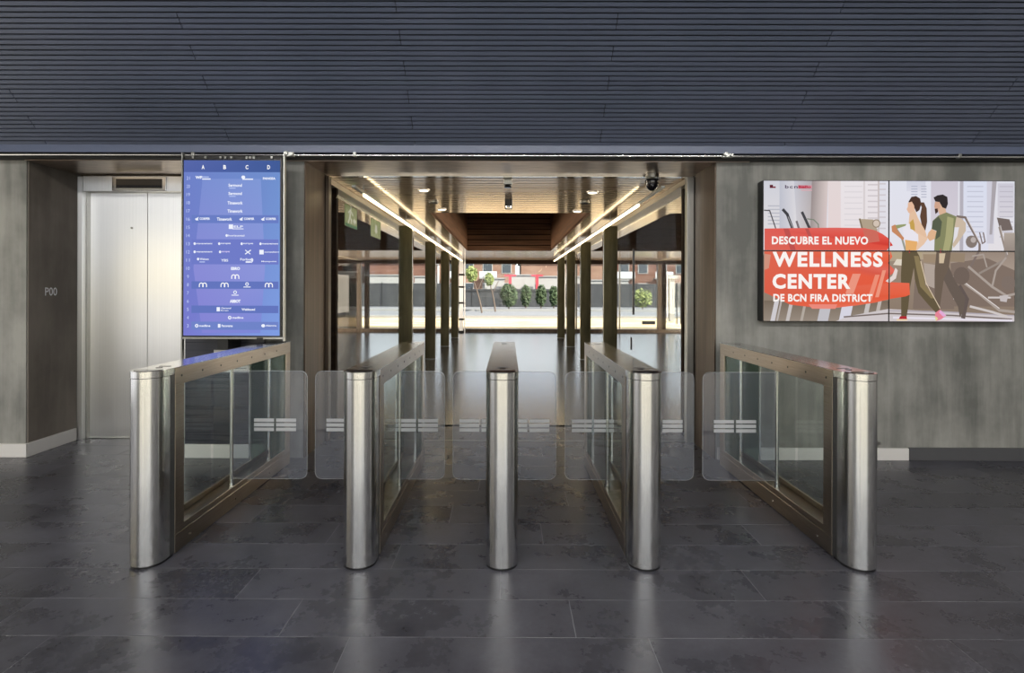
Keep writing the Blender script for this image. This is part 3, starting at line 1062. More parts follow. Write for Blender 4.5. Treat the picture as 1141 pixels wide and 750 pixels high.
v.poly([(1064, 240.5), (1069, 242), (1074.5, 247), (1074.5, 256), (1066, 269), (1061, 275), (1059.6, 271), (1065, 262), (1067, 252), (1062, 252)], (202, 184, 164))
v.poly([(1042, 279), (1058, 279), (1056, 296), (1050, 312), (1046, 340), (1040.6, 342), (1040, 320), (1040, 300)], (108, 94, 82))
v.poly([(1045, 281), (1052, 281), (1050, 292), (1045, 292)], (206, 186, 158))
v.poly([(1056, 296), (1062, 310), (1074, 330), (1072, 346), (1068, 352), (1066, 340), (1056, 322), (1050, 310)], (104, 92, 84))
# woman
v.poly([(1010.6, 224), (1014, 218.4), (1019, 217.4), (1023.6, 220), (1025, 226), (1023, 233), (1019.6, 235.4), (1016, 228)], (74, 54, 46))
v.poly([(1023.4, 224.4), (1028, 224.4), (1031, 231), (1031.6, 246), (1029.6, 256), (1025.6, 250), (1023.6, 240), (1025.4, 230)], (96, 70, 56))
v.poly([(1010.2, 225), (1014.5, 223.6), (1017, 228), (1018, 235), (1015, 238), (1010.8, 236), (1008.8, 232), (1010, 229.6)], (226, 184, 156))
v.poly([(1012, 237), (1018, 233), (1021.5, 242), (1029.5, 256), (1032, 265), (1027, 268), (1021, 259), (1016, 256), (1011, 248)], (226, 190, 160))
v.poly([(1018.5, 256), (1027, 262), (1032.5, 264.5), (1028, 271), (1019, 279), (1016, 277), (1022, 268)], (230, 196, 168))
v.poly([(1004.6, 254), (1009, 248.6), (1012.6, 248), (1017, 257), (1021.6, 260), (1022, 267), (1012, 269), (1006, 266.4)], (232, 228, 236))
v.poly([(1012, 247), (1016, 243), (1017.5, 249), (1018, 256), (1013, 254)], (196, 160, 84))
v.poly([(1007, 266), (1021, 268), (1019, 278.5), (1008, 278.5)], (228, 174, 110))
v.poly([(992, 251), (996, 249), (999, 256), (1006, 264), (1005, 267), (997, 260.5), (992.5, 257)], (198, 136, 98))
v.poly([(1004, 279), (1020, 279), (1023, 284), (1027, 300), (1030, 317), (1040, 331), (1046, 343.5), (1041.5, 347), (1033, 338), (1022, 325), (1018, 310), (1017, 297), (1013, 318), (1011, 340), (1009, 352), (1003, 352), (1003, 330), (1002.6, 305)], (100, 88, 66))
v.poly([(1017, 284), (1022, 284), (1026, 298), (1029.6, 316), (1040, 331), (1036, 331), (1024, 318), (1020, 300)], (138, 122, 88))
v.line([(1024.5, 290), (1030.5, 314), (1046, 342)], 0.8, (226, 206, 178))
v.poly([(1041, 347), (1046, 343.5), (1053, 350), (1048, 354), (1041.5, 356.5), (1040.4, 351)], (228, 132, 150)); v.poly([(1040.6, 350.5), (1044, 353.5), (1041.4, 356.6)], (220, 214, 150)); v.poly([(1046.6, 344), (1053, 349.8), (1050, 351.6), (1045, 347)], (226, 170, 214))
v.poly([(1002, 351), (1009, 351), (1009.6, 354.4), (1000, 354.6)], (176, 44, 54)); v.rect(998, 354.2, 1010, 356, (232, 206, 170))
v.line([(1012, 277.6), (1012, 280)], 1.1, (196, 54, 70)); v.line([(1046.5, 276.5), (1046.5, 280)], 1.0, (196, 70, 84))
# red brush stroke with lettering
v.poly([(851, 254), (884, 253.4), (930, 252.8), (962, 253.2), (973, 255.4), (982, 259.6), (988, 264), (993.6, 272.4), (989, 274), (986.6, 279), (851, 279)], None,
       [(222, 96, 88), (216, 104, 98), (224, 98, 94), (222, 104, 98), (222, 100, 92), (222, 92, 80), (222, 84, 72), (206, 60, 50), (222, 80, 64), (220, 92, 78), (220, 104, 90)])
v.poly([(851, 279), (991, 279), (993, 285), (988, 292), (997, 301), (990, 306), (988, 313), (1012, 314.2), (1012.6, 327), (1008, 329), (992, 331.6), (974, 336), (952, 339.4), (930, 342), (905, 341.4), (880, 338.6), (851, 325)], None,
       [(222, 104, 82), (230, 108, 78), (230, 104, 74), (226, 92, 66), (224, 108, 94), (214, 90, 74), (228, 92, 64), (230, 106, 80), (228, 98, 68), (224, 92, 62), (226, 94, 66), (228, 102, 74), (230, 110, 84), (232, 128, 114), (226, 98, 74), (226, 96, 68), (218, 96, 74)])
v.poly([(872, 254), (878, 254), (886, 278), (880, 278)], (190, 82, 78)); v.poly([(896, 254), (900, 254), (905, 266), (901, 266)], (186, 84, 80))
v.poly([(960, 254), (976, 256), (979, 268), (964, 270)], (204, 108, 94))
v.poly([(949, 304), (958, 304), (950, 326), (941, 326)], (234, 150, 128)); v.poly([(974, 305), (979, 305), (970, 334), (965, 334)], (236, 142, 118)); v.poly([(982, 300), (986, 300), (978, 330), (974, 330)], (236, 150, 126))
v.poly([(851, 282), (858, 283), (856, 298), (851, 300)], (206, 146, 126)); v.poly([(900, 338), (932, 338), (930, 343), (904, 343)], (234, 138, 124))
v.poly([(985.5, 312), (993, 306), (996.5, 297), (999, 300), (997, 309), (990, 314.2)], (226, 214, 210))
WH = (250, 244, 240)
v.text('DESCUBRE EL NUEVO', 859.2, 966, 262.6, 271.6, WH, 0.035, 1.08)
v.text('WELLNESS', 860.0, 982.4, 279.6, 296.6, WH, 0.04, 1.16)
v.text('CENTER', 860.0, 946.5, 304.2, 321.0, WH, 0.04, 1.14)
v.text('DE BCN FIRA DISTRICT', 861.0, 971, 326.6, 335.2, WH, 0.035, 1.08)

vw = empty('video_wall', (X(990, VD), WF - 0.005, Z(357.5, VD)), 'video wall of four lit panels showing a red wellness center advert with two runners', 'display')
vl = vw.location
wbox('wall_mount', M['black'], vw, X(BX0 - 0.3, VD), X(BX1, VD), VD + 0.03, WF - 0.001, Z(356.8, VD), Z(200.4, VD))
for (a0, a1) in ((BX0 - 0.6, SX), (SX, BX1 + 0.6)):
    for (b0, b1) in ((BY0 - 0.6, SY), (SY, BY1 + 0.8)):
        pn = wbox('display_panel', M['black'], vw, X(a0, VD) + 0.0005, X(a1, VD) - 0.0005, VD + 0.001, VD + 0.06, Z(b1, VD) + 0.0005, Z(b0, VD) - 0.0005)
        v.emit('picture', pn, M['screen'], (a0 + 0.7, b0 + 0.7, a1 - 0.7, b1 - 0.7), vl, VD, 0.00003)

# ------------------------------------------------------------------ turnstiles
TF, TB, RAD, TZ = 2.70, 4.38, 0.0825, 0.985      # front, back, radius, height
WY = 3.50                                        # wing plane


def round_rect(x0, x1, z0, z1, rad, left=True, right=True, n=6):
    pts = []
    for (cx, cz, a0, on) in ((x1 - rad, z1 - rad, 0, right), (x0 + rad, z1 - rad, 90, left), (x0 + rad, z0 + rad, 180, left), (x1 - rad, z0 + rad, 270, right)):
        if on:
            for i in range(n + 1):
                t = R(a0 + 90 * i / n)
                pts.append((cx + rad * math.cos(t), cz + rad * math.sin(t)))
        else:
            pts.append({0: (x1, z1), 90: (x0, z1), 180: (x0, z0), 270: (x1, z0)}[a0])
    return pts


def nose(w_, y0_, y1_, n=18):
    """D-shaped outline: round at the front (y0_), flat at the back"""
    pts = []
    for i in range(n + 1):
        t = math.pi + math.pi * i / n
        pts.append((w_ * math.cos(t), y0_ + w_ + w_ * math.sin(t)))
    return pts + [(w_, y1_), (-w_, y1_)]


def turnstile(xc, label, wings):
    t = empty('turnstile', (xc, TF, 0), label, 'turnstile', 'turnstiles across the entrance')
    L = TB - TF
    # round front post, cap ring, lid
    MB().prism(nose(RAD, 0, 0.120), 0.012, TZ - 0.037).build('front_post', M['steel'], t, 0.0)
    MB().prism(nose(RAD - 0.003, 0.003, 0.15), 0.0, 0.0125).build('plinth', M['black'], t)
    MB().prism(nose(RAD - 0.0025, 0.0025, 0.15), TZ - 0.037, TZ - 0.034).build('shadow_ring', M['black'], t)
    MB().prism(nose(RAD + 0.001, -0.001, 0.155), TZ - 0.034, TZ - 0.004).build('cap_ring', M['steel'], t)
    MB().prism(nose(RAD + 0.001, -0.001, L), TZ - 0.0039, TZ, smooth=False).build('lid', M['steel_top'], t)
    # card reader window and marks on the lid
    MB().prism(nose(RAD - 0.014, 0.014, 0.085), TZ + 0.0002, TZ + 0.0022).build('card_reader', M['black_gloss'], t)
    MB().cyl((0, 0.16), 0.016, TZ + 0.0002, TZ + 0.002, 18).build('status_light', M['black_gloss'], t)
    MB().box(-0.03, 0.03, 0.205, 0.215, TZ + 0.0002, TZ + 0.0015).build('sensor_slot', M['black'], t)
    MB().cyl((0, L - 0.14), 0.022, TZ + 0.0002, TZ + 0.002, 18).build('sensor_slot', M['black_gloss'], t)
    # side frame: rails and stiles, hollow between
    MB().box(-RAD, RAD, 0.165, L, TZ - 0.095, TZ - 0.0045).build('top_rail', M['steel_frame'], t, 0.002)
    MB().box(-RAD + 0.003, RAD - 0.003, 0.1205, 0.1655, 0.01, TZ - 0.0375).build('joint_strip', M['joint'], t)
    MB().box(-RAD, RAD, 0.166, 0.245, 0.102, TZ - 0.0955).build('front_stile', M['steel_frame'], t, 0.002)
    MB().box(-RAD, RAD, 0.166, L, 0.004, 0.1).build('bottom_rail', M['steel_frame'], t, 0.002)
    MB().box(-RAD, RAD, L - 0.085, L, 0.102, TZ - 0.0955).build('rear_stile', M['steel_frame'], t, 0.002)
    for s in (-1, 1):
        # glazing channel
        MB().box(s * (RAD - 0.012) - 0.008, s * (RAD - 0.012) + 0.008, 0.246, L - 0.086, 0.1005, 0.135).build('glazing_channel', M['steel_frame'], t, 0.002)
        xg = s * (RAD - 0.014)
        MB().box(xg - 0.003, xg + 0.003, 0.2465, WY - TF - 0.020, 0.1355, TZ - 0.096).build('glass_pane', M['glass'], t)
        MB().box(xg - 0.003, xg + 0.003, WY - TF + 0.020, 1.31, 0.1355, TZ - 0.096).build('glass_pane', M['glass'], t)
        # slim divider and greenish end panel with its lock
        MB().box(s * (RAD - 0.012) - 0.006, s * (RAD - 0.012) + 0.006, 1.312, 1.326, 0.1355, TZ - 0.096).build('divider', M['chrome'], t)
        ep = MB().box(xg - 0.004, xg + 0.004, 1.3265, L - 0.086, 0.1355, TZ - 0.096).build('end_panel', M['glass_green'], t)
        MB().cyl((1.40, 0.33), 0.009, min(s * (RAD - 0.009), s * (RAD - 0.002)), max(s * (RAD - 0.009), s * (RAD - 0.002)), 12, 'x').build('lock', M['black'], ep)
        # rail screws
        for k in range(7):
            y = 0.22 + k * 0.2
            MB().cyl((y, TZ - 0.050), 0.0062, min(s * RAD, s * (RAD + 0.0015)), max(s * RAD, s * (RAD + 0.0015)), 10, 'x').build('screw', M['black'], t)
        for k in range(3):
            y = 0.30 + k * 0.5
            MB().cyl((y, 0.05), 0.006, min(s * RAD, s * (RAD + 0.0015)), max(s * RAD, s * (RAD + 0.0015)), 10, 'x').build('screw', M['chrome'], t)
    for s, length in wings:
        xb = s * 0.058
        y = WY - TF
        MB().cyl((xb, y), 0.0115, 0.145, TZ - 0.096, 16).build('pivot_bar', M['chrome'], t)
        MB().cyl((xb, y), 0.019, 0.1005, 0.15, 16).cyl((xb, y), 0.015, 0.15, 0.175, 16).build('pivot_foot', M['chrome'], t)
        xe = s * (RAD + length)
        xi = xb + s * 0.013
        pts = round_rect(min(xi, xe), max(xi, xe), 0.183, 0.876, 0.045, s < 0, s > 0)
        wg = MB().prism(pts, y - 0.005, y + 0.005, 'y').build('wing_panel', M['wing'], t)
        # bright polished edge round the wing
        rim = MB()
        e = pts
        cx, cz = sum(p[0] for p in e) / len(e), sum(p[1] for p in e) / len(e)
        for i in range(len(e)):
            a_, b_ = e[i], e[(i + 1) % len(e)]
            if abs(a_[0] - xi) < 1e-6 and abs(b_[0] - xi) < 1e-6:
                continue
            rim.tube((a_[0], y - 0.005, a_[1]), (b_[0], y - 0.005, b_[1]), 0.0016, 5)
        rim.build('polished_edge', M['wing_edge'], wg)
        xm = s * (RAD + length - 0.135 - (0.072 if length > 0.3 else 0.043))
        for k in range(3):
            for (u0, u1) in ((-0.135, -0.007), (0.007, 0.135)):
                zz = 0.489 + k * 0.0295
                MB().box(xm + u0, xm + u1, y - 0.0065, y - 0.0052, zz, zz + 0.0215).build('frosted_stripe', M['frost'], wg)
    return t


turnstile(-1.835, 'leftmost steel turnstile, in front of the lift doors and directory screen', [(1, 0.4645)])
turnstile(-0.752, 'second steel turnstile from the left, at the left edge of the entrance', [(-1, 0.402), (1, 0.2655)])
turnstile(-0.0275, 'middle steel turnstile seen exactly end on with narrow top', [(-1, 0.242), (1, 0.257)])
turnstile(0.70, 'fourth steel turnstile from the left, at the right edge of the entrance', [(-1, 0.2475), (1, 0.413)])
turnstile(1.79, 'rightmost steel turnstile, under the video wall', [(-1, 0.4545)])

# ------------------------------------------------------------------ entrance glazing
eg = empty('window_1', (0, WB, 0), kind='structure')
wbox('top_track', M['chrome'], eg, X(380, WB), X(795, WB) - 0.05, WB - 0.01, WB + 0.05, HC - 0.012, HC - 0.001)
wbox('side_post', M['bronze_jamb'], eg, XL0 + 0.013, XL0 + 0.045, WB - 0.02, WB + 0.05, 0, HC - 0.013, 0.002)
wbox('side_post', M['steel_dull'], eg, X(764.5, WB), X(772, WB), WB - 0.02, WB + 0.05, 0, HC - 0.013, 0.002)
wbox('side_post', M['steel_dull'], eg, X(772.5, WB), XL1 - 0.013, WB + 0.0, WB + 0.05, 0, HC - 0.013, 0.002)
wbox('glass_pane', M['glass_side'], eg, XL0 + 0.046, X(407, WB) - 0.002, WB + 0.01, WB + 0.018, 0.005, HC - 0.013)
wbox('glass_pane', M['glass_side'], eg, X(407, WB) + 0.002, X(446, WB), WB + 0.01, WB + 0.018, 0.005, HC - 0.013)
wbox('glass_pane', M['glass_side'], eg, X(690, WB), X(725, WB) - 0.002, WB + 0.01, WB + 0.018, 0.005, HC - 0.013)
wbox('glass_pane', M['glass_side'], eg, X(725, WB) + 0.002, X(764, WB), WB + 0.01, WB + 0.018, 0.005, HC - 0.013)
MB().cyl((X(705, WB), -0.03), 0.011, Z(350, WB), Z(277, WB), 10).build('pull_bar', M['black'], eg)
MB().cyl((X(703, WB), -0.02), 0.009, Z(389, WB), Z(375, WB), 10).build('pull_bar', M['black'], eg)
wbox('patch_fitting', M['black'], eg, X(716, WB), X(730, WB), WB - 0.004, WB + 0.024, Z(361, WB), Z(357.5, WB))
wbox('threshold', M['steel_dull'], eg, XL0 + 0.05, X(764, WB), WB, WB + 0.03, -0.001, 0.004)

# ------------------------------------------------------------------ hall beyond
HB = 18.7
hl = wall('wall_hall_left', M['wall_plain'], -9.5, -9.35, WB + 0.1, HB, 0, HC + 1.3)
hr = wall('wall_hall_right', M['wall_plain'], 9.35, 9.5, WB + 0.1, HB, 0, HC + 1.3)
hfl = wall('wall_hall_front_left', M['wood_dark'], -9.35, XL0, WF + 0.86, WF + 0.92, 0, HC + 1.3)
hfr = wall('wall_hall_front_right', M['wood_dark'], XL1, 9.35, WF + 0.86, WF + 0.92, 0, HC + 1.3)
hroof = wall('ceiling_roof', M['slat_back'], -9.5, 9.5, 4.5, HB + 0.4, HC + 1.3, HC + 1.45)
hc = empty('ceiling_hall', (0, WB, HC), kind='structure')
RY0, RY1 = 7.46, 14.4
RXC = (-1.08, 1.13)
RXS = (-2.25, 2.22)
mb = MB()
y = WB + 0.03
while y < HB - 0.1:
    y2 = min(y + 0.090, HB - 0.02)
    mid = (y + y2) / 2
    if RY0 - 0.02 < mid < RY1:
        segs = [(RXS[0], RXC[0]), (RXC[1], RXS[1])]
    else:
        segs = [(-9.35, 9.35)]
    for (a0, a1) in segs:
        mb.box(a0, a1, y - WB, y2 - WB, 0.0, 0.003)
    y += 0.12
sl = mb.build('slat', M['hall_slat'], hc)
sl['kind'] = 'stuff'
# boards above the slats
bb = MB()
for (a0, a1, b0, b1) in ((-9.35, 9.35, WB, RY0), (-9.35, 9.35, RY1, HB), (RXS[0], RXC[0], RY0, RY1), (RXC[1], RXS[1], RY0, RY1)):
    bb.box(a0, a1, b0 - WB, b1 - WB, 0.030, 0.05)
bb.build('backing_board', M['hall_back'], hc)


# recess linings
def lining(name, mat, x0_, x1_, y0_, y1_, n):
    h = 1.15 / n
    for k in range(n):
        wbox(name, mat, hc, x0_, x1_, y0_, y1_, HC + 0.012 + k * h, HC + 0.012 + (k + 1) * h - 0.022)


wbox('recess_cover', M['wood_dark'], hc, -9.35, 9.35, RY1 + 0.002, RY1 + 0.03, HC + 0.012, HC + 1.17)
wbox('recess_cover', M['wood_dark'], hc, -9.35, 9.35, RY0 - 0.03, RY0 - 0.002, HC + 0.06, HC + 1.17)
lining('recess_plank', M['wood_brown'], RXC[0] - 0.03, RXC[0], RY0, RY1, 1)
lining('recess_plank', M['wood_brown'], RXC[1], RXC[1] + 0.03, RY0, RY1, 1)
lining('recess_plank', M['wood_brown'], RXC[0], RXC[1], RY1 - 0.03, RY1, 8)
lining('recess_plank', M['wood_dark'], RXS[0] - 0.0, RXS[0] + 0.03, RY0, RY1, 1)
lining('recess_plank', M['wood_dark'], RXS[1] - 0.03, RXS[1], RY0, RY1, 1)
lining('recess_plank', M['wood_dark'], -9.3, RXS[0], RY1 - 0.03, RY1, 6)
lining('recess_plank', M['wood_dark'], RXS[1], 9.3, RY1 - 0.03, RY1, 6)
wbox('recess_cover', M['wood_dark'], hc, -9.35, 9.35, RY0, RY1, HC + 1.17, HC + 1.2)

# edge beams with light strips
for s, side in ((-1, 'left'), (1, 'right')):
    xo = 1.70 if s < 0 else 1.68
    bmx = sorted((s * xo, s * (xo + 0.17)))
    o = wbox('trim_6' if s < 0 else 'trim_7', M['hall_beam'], None, bmx[0], bmx[1], WB + 0.06, HB - 0.1, HC - 0.055, HC - 0.001, 0.003)
    o['kind'] = 'structure'
    lx = sorted((s * 1.455, s * 1.487))
    lt = empty('light_strip', (s * 1.466, 6.2, HC), 'long glowing ceiling light strip along the %s row of columns' % side, 'light', 'light strips above the columns')
    st = 5.55 if s < 0 else 6.15
    wbox('housing', M['steel_dull'], lt, lx[0], lx[1], WB + 0.12, 17.6, HC - 0.090, HC - 0.070)
    wbox('diffuser', M['led'], lt, lx[0] + 0.003, lx[1] - 0.003, st, 17.3, HC - 0.110, HC - 0.0905)
    for k in range(6):
        wbox('hanger', M['steel_dull'], lt, s * 1.466 - 0.004, s * 1.466 + 0.004, 5.5 + k * 2.3, 5.52 + k * 2.3, HC - 0.0695, HC - 0.001)

# columns and glass between them
CY = (8.45, 11.15, 13.75, 16.3)
names = ('nearest', 'second', 'third', 'farthest')
for s, side in ((-1, 'left'), (1, 'right')):
    for k, y in enumerate(CY):
        col = empty('hall_column', (s * 1.6, y, 0), '%s flat bronze column of the %s row in the hall beyond the entrance' % (names[k], side), 'column', 'bronze columns of the hall')
        xs = sorted((s * 1.49, s * 1.70))
        wbox('shaft', M['bronze'], col, xs[0], xs[1], y, y + 0.12, 0.012, HC - 0.057, 0.002)
        wbox('base_plate', M['steel_dull'], col, xs[0] - 0.01, xs[1] + 0.01, y - 0.01, y + 0.13, 0, 0.012)
        wbox('edge_strip', M['chrome'], col, min(s * 1.484, s * 1.489), max(s * 1.484, s * 1.489), y + 0.03, y + 0.11, 0.012, HC - 0.112)
    ends = (WB + 0.1,) + CY
    sc_ = empty('window_2' if s < 0 else 'window_3', (s * 1.62, WB, 0), kind='structure')
    for k in range(4):
        y0_ = ends[k] + (0.0 if k == 0 else 0.13)
        wbox('glass_pane', M['glass_side'], sc_, s * 1.62 - 0.005, s * 1.62 + 0.005, y0_, ends[k + 1] - 0.01, 0.012, HC - 0.058)

# ceiling fittings
for px, py in ((472, 212), (492, 233.5), (660, 214), (643, 235)):
    d = 654.5 / (VY - py)
    l = empty('downlight', (X(px, d), d, HC), 'small round recessed downlight, %s one %s of the cameras' % ('nearer' if py < 220 else 'farther', 'left' if px < 566 else 'right'), 'light', 'recessed downlights')
    MB().cyl((0, 0), 0.065, -0.008, -0.001, 24).build('trim_ring', M['steel_plate'], l)
    MB().cyl((0, 0), 0.048, -0.0105, -0.0085, 20).build('lens', M['spot'], l)
for px in (483, 651):
    d = 654.5 / (VY - 225)
    l = empty('ceiling_vent', (X(px, d), d, HC), 'small dark round vent in the slatted ceiling, %s of the cameras' % ('left' if px < 566 else 'right'), 'vent', 'round ceiling vents')
    MB().cyl((0, 0), 0.06, -0.012, -0.001, 20).build('ring', M['steel_dull'], l)
    MB().cyl((0, 0), 0.045, -0.02, -0.0125, 20).build('grille', M['black_matte'], l)
# box-shaped sensor nearest, second camera with dome
d = 5.2
l = empty('door_sensor', (X(565.5, d), d, HC), 'grey box sensor with round lens above the middle of the entrance', 'sensor')
wbox('housing', M['steel_dull'], l, X(560.5, d), X(570.5, d), d - 0.03, d + 0.05, HC - 0.06, HC - 0.001, 0.006)
MB().cyl((0, 0.05), 0.036, -0.078, -0.0605, 18, r1=0.03).build('lens', M['black_gloss'], l)
d = 6.4
l = empty('ceiling_camera', (X(566.5, d), d, HC), 'black square camera with dome under the slatted ceiling behind the sensor', 'camera')
MB().prism([(p[0], p[1]) for p in round_rect(-0.045, 0.045, -0.045, 0.045, 0.02)], -0.075, -0.001).build('housing', M['black'], l)
MB().cyl((0, 0), 0.03, -0.095, -0.0755, 18, r1=0.035).build('lens', M['chrome'], l)
MB().cyl((0.0, 0.62), 0.05, -0.015, -0.001, 20).build('base_plate', M['black'], l)
# black dome camera
d = 5.0
dc = empty('dome_camera', (X(726, d), d, HC), 'dark dome security camera at the top right of the entrance', 'camera')
MB().cyl((0, 0), 0.062, -0.03, -0.001, 24).build('base', M['steel_dull'], dc)
bm = bmesh.new()
bmesh.ops.create_uvsphere(bm, u_segments=24, v_segments=14, radius=0.062)
for vv in bm.verts:
    vv.co.z = vv.co.z * (1.55 if vv.co.z < 0 else 0.3) - 0.055
for f_ in bm.faces: f_.smooth = True
me = bpy.data.meshes.new('dome'); bm.to_mesh(me); bm.free(); me.materials.append(M['black_gloss'])
link('dome', me, dc)

# hanging exit signs
for k, (xa, xb) in enumerate(((384, 397), (413, 423.5))):
    xs = -1.95
    ya, yb = xs * F / (xa - VX), xs * F / (xb - VX)
    s = empty('exit_sign', (xs, (ya + yb) / 2, HC), 'green glass exit sign hanging left of the corridor, the %s one' % ('nearer' if k == 0 else 'farther'), 'sign', 'hanging exit signs')
    zt_, zb_ = HC - 0.03, HC - 0.29
    wbox('plate', M['sign_green'], s, xs - 0.005, xs + 0.005, ya, yb, zb_, zt_)
    wbox('hanger', M['steel_dull'], s, xs - 0.004, xs + 0.004, ya + 0.1, ya + 0.11, zt_, HC - 0.001)
    wbox('hanger', M['steel_dull'], s, xs - 0.004, xs + 0.004, yb - 0.11, yb - 0.1, zt_, HC - 0.001)
    w_, h_ = yb - ya, zt_ - zb_
    if k == 0:
        # running figure and arrow
        em = MB()
        for poly in (((.30, .40), (.42, .45), (.50, .85), (.36, .82)), ((.20, .18), (.28, .15), (.42, .45), (.32, .48)), ((.40, .44), (.55, .40), (.52, .18), (.46, .18), (.46, .34), (.34, .40)),
                     ((.50, .78), (.66, .62), (.62, .56), (.48, .68)), ((.36, .80), (.20, .66), (.24, .60), (.38, .70)), ((.62, .34), (.78, .52), (.78, .42), (.92, .42), (.92, .26), (.78, .26), (.78, .16))):
            pts = [(ya - s.location.y + p[0] * w_, zb_ - s.location.z + p[1] * h_) for p in poly]
            em.prism(pts, 0.0052, 0.0065, 'x', smooth=False)
        em.cyl((ya - s.location.y + .46 * w_, zb_ - s.location.z + .92 * h_), .022, 0.0052, 0.0065, 12, 'x')
        em.build('emblem', M['white_mark'], s)
        wbox('green_band', M['green'], s, xs + 0.0051, xs + 0.006, ya, yb, zb_, zb_ + h_ * 0.13)
    else:
        em = MB()
        pts = [(ya - s.location.y + p[0] * w_, zb_ - s.location.z + p[1] * h_) for p in ((.4, .7), (.4, .4), (.3, .4), (.5, .2), (.7, .4), (.6, .4), (.6, .7))]
        em.prism(pts, 0.0052, 0.0065, 'x', smooth=False)
        em.build('emblem', M['white_mark'], s)

# ------------------------------------------------------------------ far facade of the hall
fw = empty('window_4', (0, HB, 0), kind='structure')
zt_, zb_ = Z(294, HB), Z(366.5, HB)
wbox('head_beam', M['wood_dark'], fw, -9.35, 9.35, HB - 0.06, HB + 0.14, zt_, HC + 0.3)
wbox('sill_beam', M['bronze_jamb'], fw, -9.35, X(628, HB), HB - 0.06, HB + 0.1, 0, zb_)
wbox('sill_beam', M['bronze_jamb'], fw, X(628, HB), 9.35, HB - 0.06, HB + 0.1, 0, zb_)


def mull(x0_, x1_, mat, d0=-0.05, d1=0.1):
    wbox('mullion', mat, fw, X(x0_, HB), X(x1_, HB), HB + d0, HB + d1, zb_, zt_)


mulls = [(330, 333.5, 'wood_dark'), (397.8, 402.5, 'bronze_jamb'), (406.5, 411, 'wood_dark'), (484, 486, 'bronze'), (621.8, 624.2, 'steel_plate'), (627, 630, 'steel_plate'), (641.5, 643, 'steel_dull'),
         (690, 691, 'steel_dull'), (732.5, 737, 'bronze_jamb'), (737.5, 741.5, 'wood_dark'), (800, 804, 'wood_dark')]
for a0, a1, mm in mulls:
    mull(a0, a1, M[mm])
edges = [X(270, HB)] + [X((a0 + a1) / 2, HB) for a0, a1, _ in mulls] + [X(860, HB)]
for k in range(len(edges) - 1):
    if edges[k + 1] - edges[k] < 0.12:
        continue
    wbox('glass_pane', M['glass_tint'] if k in (0, 1) else M['glass_clear'], fw, edges[k] + 0.075, edges[k + 1] - 0.075, HB + 0.02, HB + 0.03, zb_, zt_)
# ladder-like door track post: two slim rails with black brackets
dp = empty('door_post', (X(514.5, HB), HB - 0.3, 0), 'pale post with black brackets at the left of the far central window', 'post')
for a0, a1 in ((509.5, 510.8), (512.5, 516.8), (518, 519.2)):
    wbox('post', M['steel_plate'], dp, X(a0, HB), X(a1, HB), HB - 0.3, HB - 0.25, 0, HC - 0.003)
for py in (306.5, 320, 337.5, 355.5, 369):
    wbox('bracket', M['black'], dp, X(511, HB), X(518, HB), HB - 0.32, HB - 0.24, Z(py + 1.0, HB), Z(py - 1.0, HB))
# glass door at right with long pulls
dr = empty('door_1', (X(752, HB), HB - 0.2, 0), kind='structure')
wbox('pull_bar', M['chrome'], dr, X(740.6, HB), X(741.6, HB), HB - 0.24, HB - 0.2, 0.35, Z(302, HB))
wbox('pull_bar', M['black'], dr, X(751.5, HB), X(752.4, HB), HB - 0.24, HB - 0.2, 0.3, Z(315, HB))
wbox('pull_bar', M['black'], dr, X(755.8, HB), X(756.7, HB), HB - 0.24, HB - 0.2, 0.3, Z(315, HB))
wbox('glass_leaf', M['glass_clear'], dr, X(742, HB), X(754, HB), HB - 0.15, HB - 0.13, 0.02, zt_)
wbox('glass_leaf', M['glass_clear'], dr, X(754.3, HB), X(790, HB), HB - 0.15, HB - 0.13, 0.02, zt_)

# ------------------------------------------------------------------ outside
gr = MB().box(-60, 60, 18.9, 29, -0.1, -0.02).build('ground', M['sand']); gr['kind'] = 'structure'
rd = MB().box(-90, 90, 29, 130, -0.1, -0.03).build('road', M['asphalt']); rd['kind'] = 'structure'
for k, yk in enumerate((29, 39, 40.2)):
    kb = wbox('kerb', M['kerb'], None, -60, 60, yk, yk + 0.25, -0.05, 0.10)
    tag(kb, ('pale kerb between the sandy forecourt and the road', 'pale kerb along the near side of the road median', 'pale kerb along the far side of the road median')[k], 'kerb')
FD = 50
fz = Z(316, FD)
ff = empty('boundary_fence', (0, FD, 0), 'long dark slatted boundary fence across the road outside', 'fence')
for (a0, a1) in ((-38, X(510, FD)), (X(622, FD), 38)):
    x = a0
    while x < a1:
        wbox('fence_panel', M['fence_dark'], ff, x + 0.03, min(x + 2.4, a1) - 0.03, FD, FD + 0.08, 0.0, fz)
        wbox('fence_post', M['black_matte'], ff, x - 0.05, x + 0.05, FD - 0.03, FD + 0.12, 0, fz + 0.1)
        x += 2.4
x = X(510, FD)
while x < X(622, FD):
    wbox('fence_panel', M['fence_dark'], ff, x + 0.02, x + 1.26, FD, FD + 0.08, 0.0, Z(322, FD))
    wbox('fence_post', M['black_matte'], ff, x - 0.04, x + 0.02, FD - 0.03, FD + 0.12, 0, Z(320, FD))
    x += 1.3
ft = wbox('fence_rail', M['black_matte'], ff, X(510, FD), X(622, FD), FD - 0.05, FD - 0.02, 1.4, 1.5)
